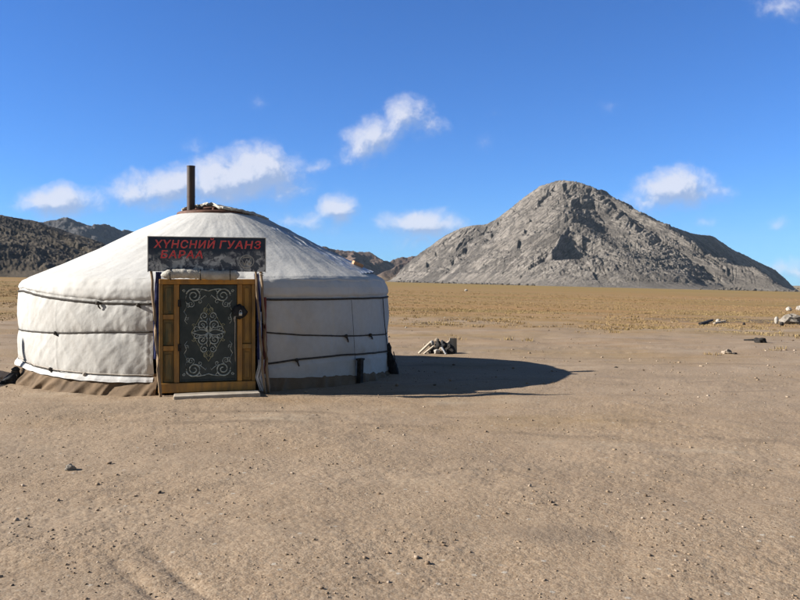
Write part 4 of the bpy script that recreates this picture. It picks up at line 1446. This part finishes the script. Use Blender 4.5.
lump('stone', HP(448.5, 345.5, 0.12) - Vector((0, 0, 0.05)), (0.13, 0.12, 0.14), 14, M_ROCKT, 'tan lump of stone beside the upright board', 'stone', HG)


def on_ground(px, py):
    return ground_at(px, py) - Vector((0, 0, 0.012))


def scaled(px, py, w, h, seed, mat, label, cat='rock', name='rock', **kw):
    g = on_ground(px, py)
    s = g.y / F
    return lump(name, g, (w * s, w * s * 0.8, h * s), seed, mat, label, cat, **kw)


# loose rocks
scaled(70, 470, 11, 7.5, 21, M_ROCKG, 'lone grey stone on open ground in front of the ger', facet=True, rough=0.25)
scaled(163, 540, 8, 3.2, 22, M_CHAR, 'small dark clod on the nearest ground at the left', 'clod', 'clod')
scaled(727, 354, 12, 5, 23, M_ROCKT, 'flat pale tan rock in the middle distance at the right', facet=True)
scaled(735, 354.5, 5, 2.5, 24, M_CHAR, 'small dark stone touching the flat pale tan rock', 'stone', 'stone')
scaled(760, 344, 12, 6.5, 25, M_CHAR, 'black charred chunk lying on bare ground at the right', 'log', 'charred_log', rough=0.55)
g = on_ground(744, 341.5)
plank(g + Vector((0, 0, 0.05)), on_ground(757, 342) + Vector((0, 0, 0.09)), 0.12, 0.06, M_CHAR, 'charred stick poking out left of the black chunk', 'stick', 'stick', None)
scaled(718, 322.5, 4.5, 4.0, 26, M_ROCKW, 'small white stone left of the dark patch with sticks', rough=0.12)
g = on_ground(700, 324.5)
plank(g + Vector((0, 0, 0.05)), on_ground(712, 322.5) + Vector((0, 0, 0.12)), 0.14, 0.08, M_CHAR, 'dark stick lying left of the small white stone', 'stick', 'stick', None)
g = on_ground(714, 324)
plank(g + Vector((0, 0, 0.05)), on_ground(725, 322.5) + Vector((0, 0, 0.08)), 0.10, 0.06, M_PLANK, 'pale stick lying right of the small white stone', 'stick', 'stick', None)
scaled(744, 325.3, 2.5, 3, 27, M_CHAR, 'tiny dark stone at the edge of the dark patch', 'stone', 'stone')
scaled(776.5, 323.5, 4, 7.5, 28, M_ROCKW, 'upright white stone left of the grey boulder', rough=0.12)
scaled(790, 324, 22, 10.5, 29, M_ROCKG, 'broad grey boulder at the right edge of the view', 'boulder', 'boulder', facet=True, rough=0.3)
scaled(782, 325.8, 4, 4, 30, M_CHAR, 'black lump in front of the grey boulder', 'stone', 'stone')
scaled(789, 311, 6.5, 4.6, 31, M_ROCKW, 'pale boulder up on the grass behind the grey boulder', 'boulder', 'boulder', facet=True, rough=0.18)
scaled(800, 310.5, 7.5, 5.6, 32, M_ROCKW, 'white boulder cut by the right edge of the view', 'boulder', 'boulder', facet=True, rough=0.18)
scaled(466, 291.2, 3, 2, 33, M_ROCKW, 'tiny pale rock far out on the plain below the mountain')
scaled(445, 318, 1.5, 1.2, 34, M_ROCKW, 'white fleck of stone on the grass edge right of the ger')
scaled(406, 328, 2, 1.5, 35, M_ROCKW, 'white stone just right of the ger wall, behind the shadow')
scaled(215, 426, 2.2, 1.8, 36, M_CHAR, 'tiny black stone in front of the door step', 'stone', 'stone')
scaled(301, 511, 3, 2.8, 37, M_ROCKG, 'small grey stone on the near ground right of centre left', 'stone', 'stone')
scaled(529, 469, 2.2, 2, 38, M_CHAR, 'tiny dark stone on open ground below the shadow tip', 'stone', 'stone')
scaled(255, 534, 3.5, 2.6, 39, M_ROCKT, 'small tan stone on the near ground below the door', 'stone', 'stone')
scaled(616, 368, 4, 2, 40, M_CHAR, 'small dark clod right of the tip of the ger shadow', 'clod', 'clod')

# ------------------------------------------------------------------ the air
bm = bmesh.new()
bmesh.ops.create_cube(bm, size=1.0)
for v in bm.verts:
    v.co = Vector((v.co.x * 30000, 3000 + v.co.y * 7000, 155 + v.co.z * 480))
hz = from_bm('haze', bm, None)
m = bpy.data.materials.new('thin_air')
m.use_nodes = True
m.node_tree.nodes.clear()
mo = N(m.node_tree, 'ShaderNodeOutputMaterial')
pvn = N(m.node_tree, 'ShaderNodeVolumePrincipled')
pvn.inputs['Color'].default_value = (0.62, 0.80, 1.0, 1)
pvn.inputs['Density'].default_value = 0.00004
m.node_tree.links.new(pvn.outputs[0], mo.inputs['Volume'])
hz.data.materials.append(m)
tag(hz, 'thin blue air over the plain', kind='stuff', cat='haze')
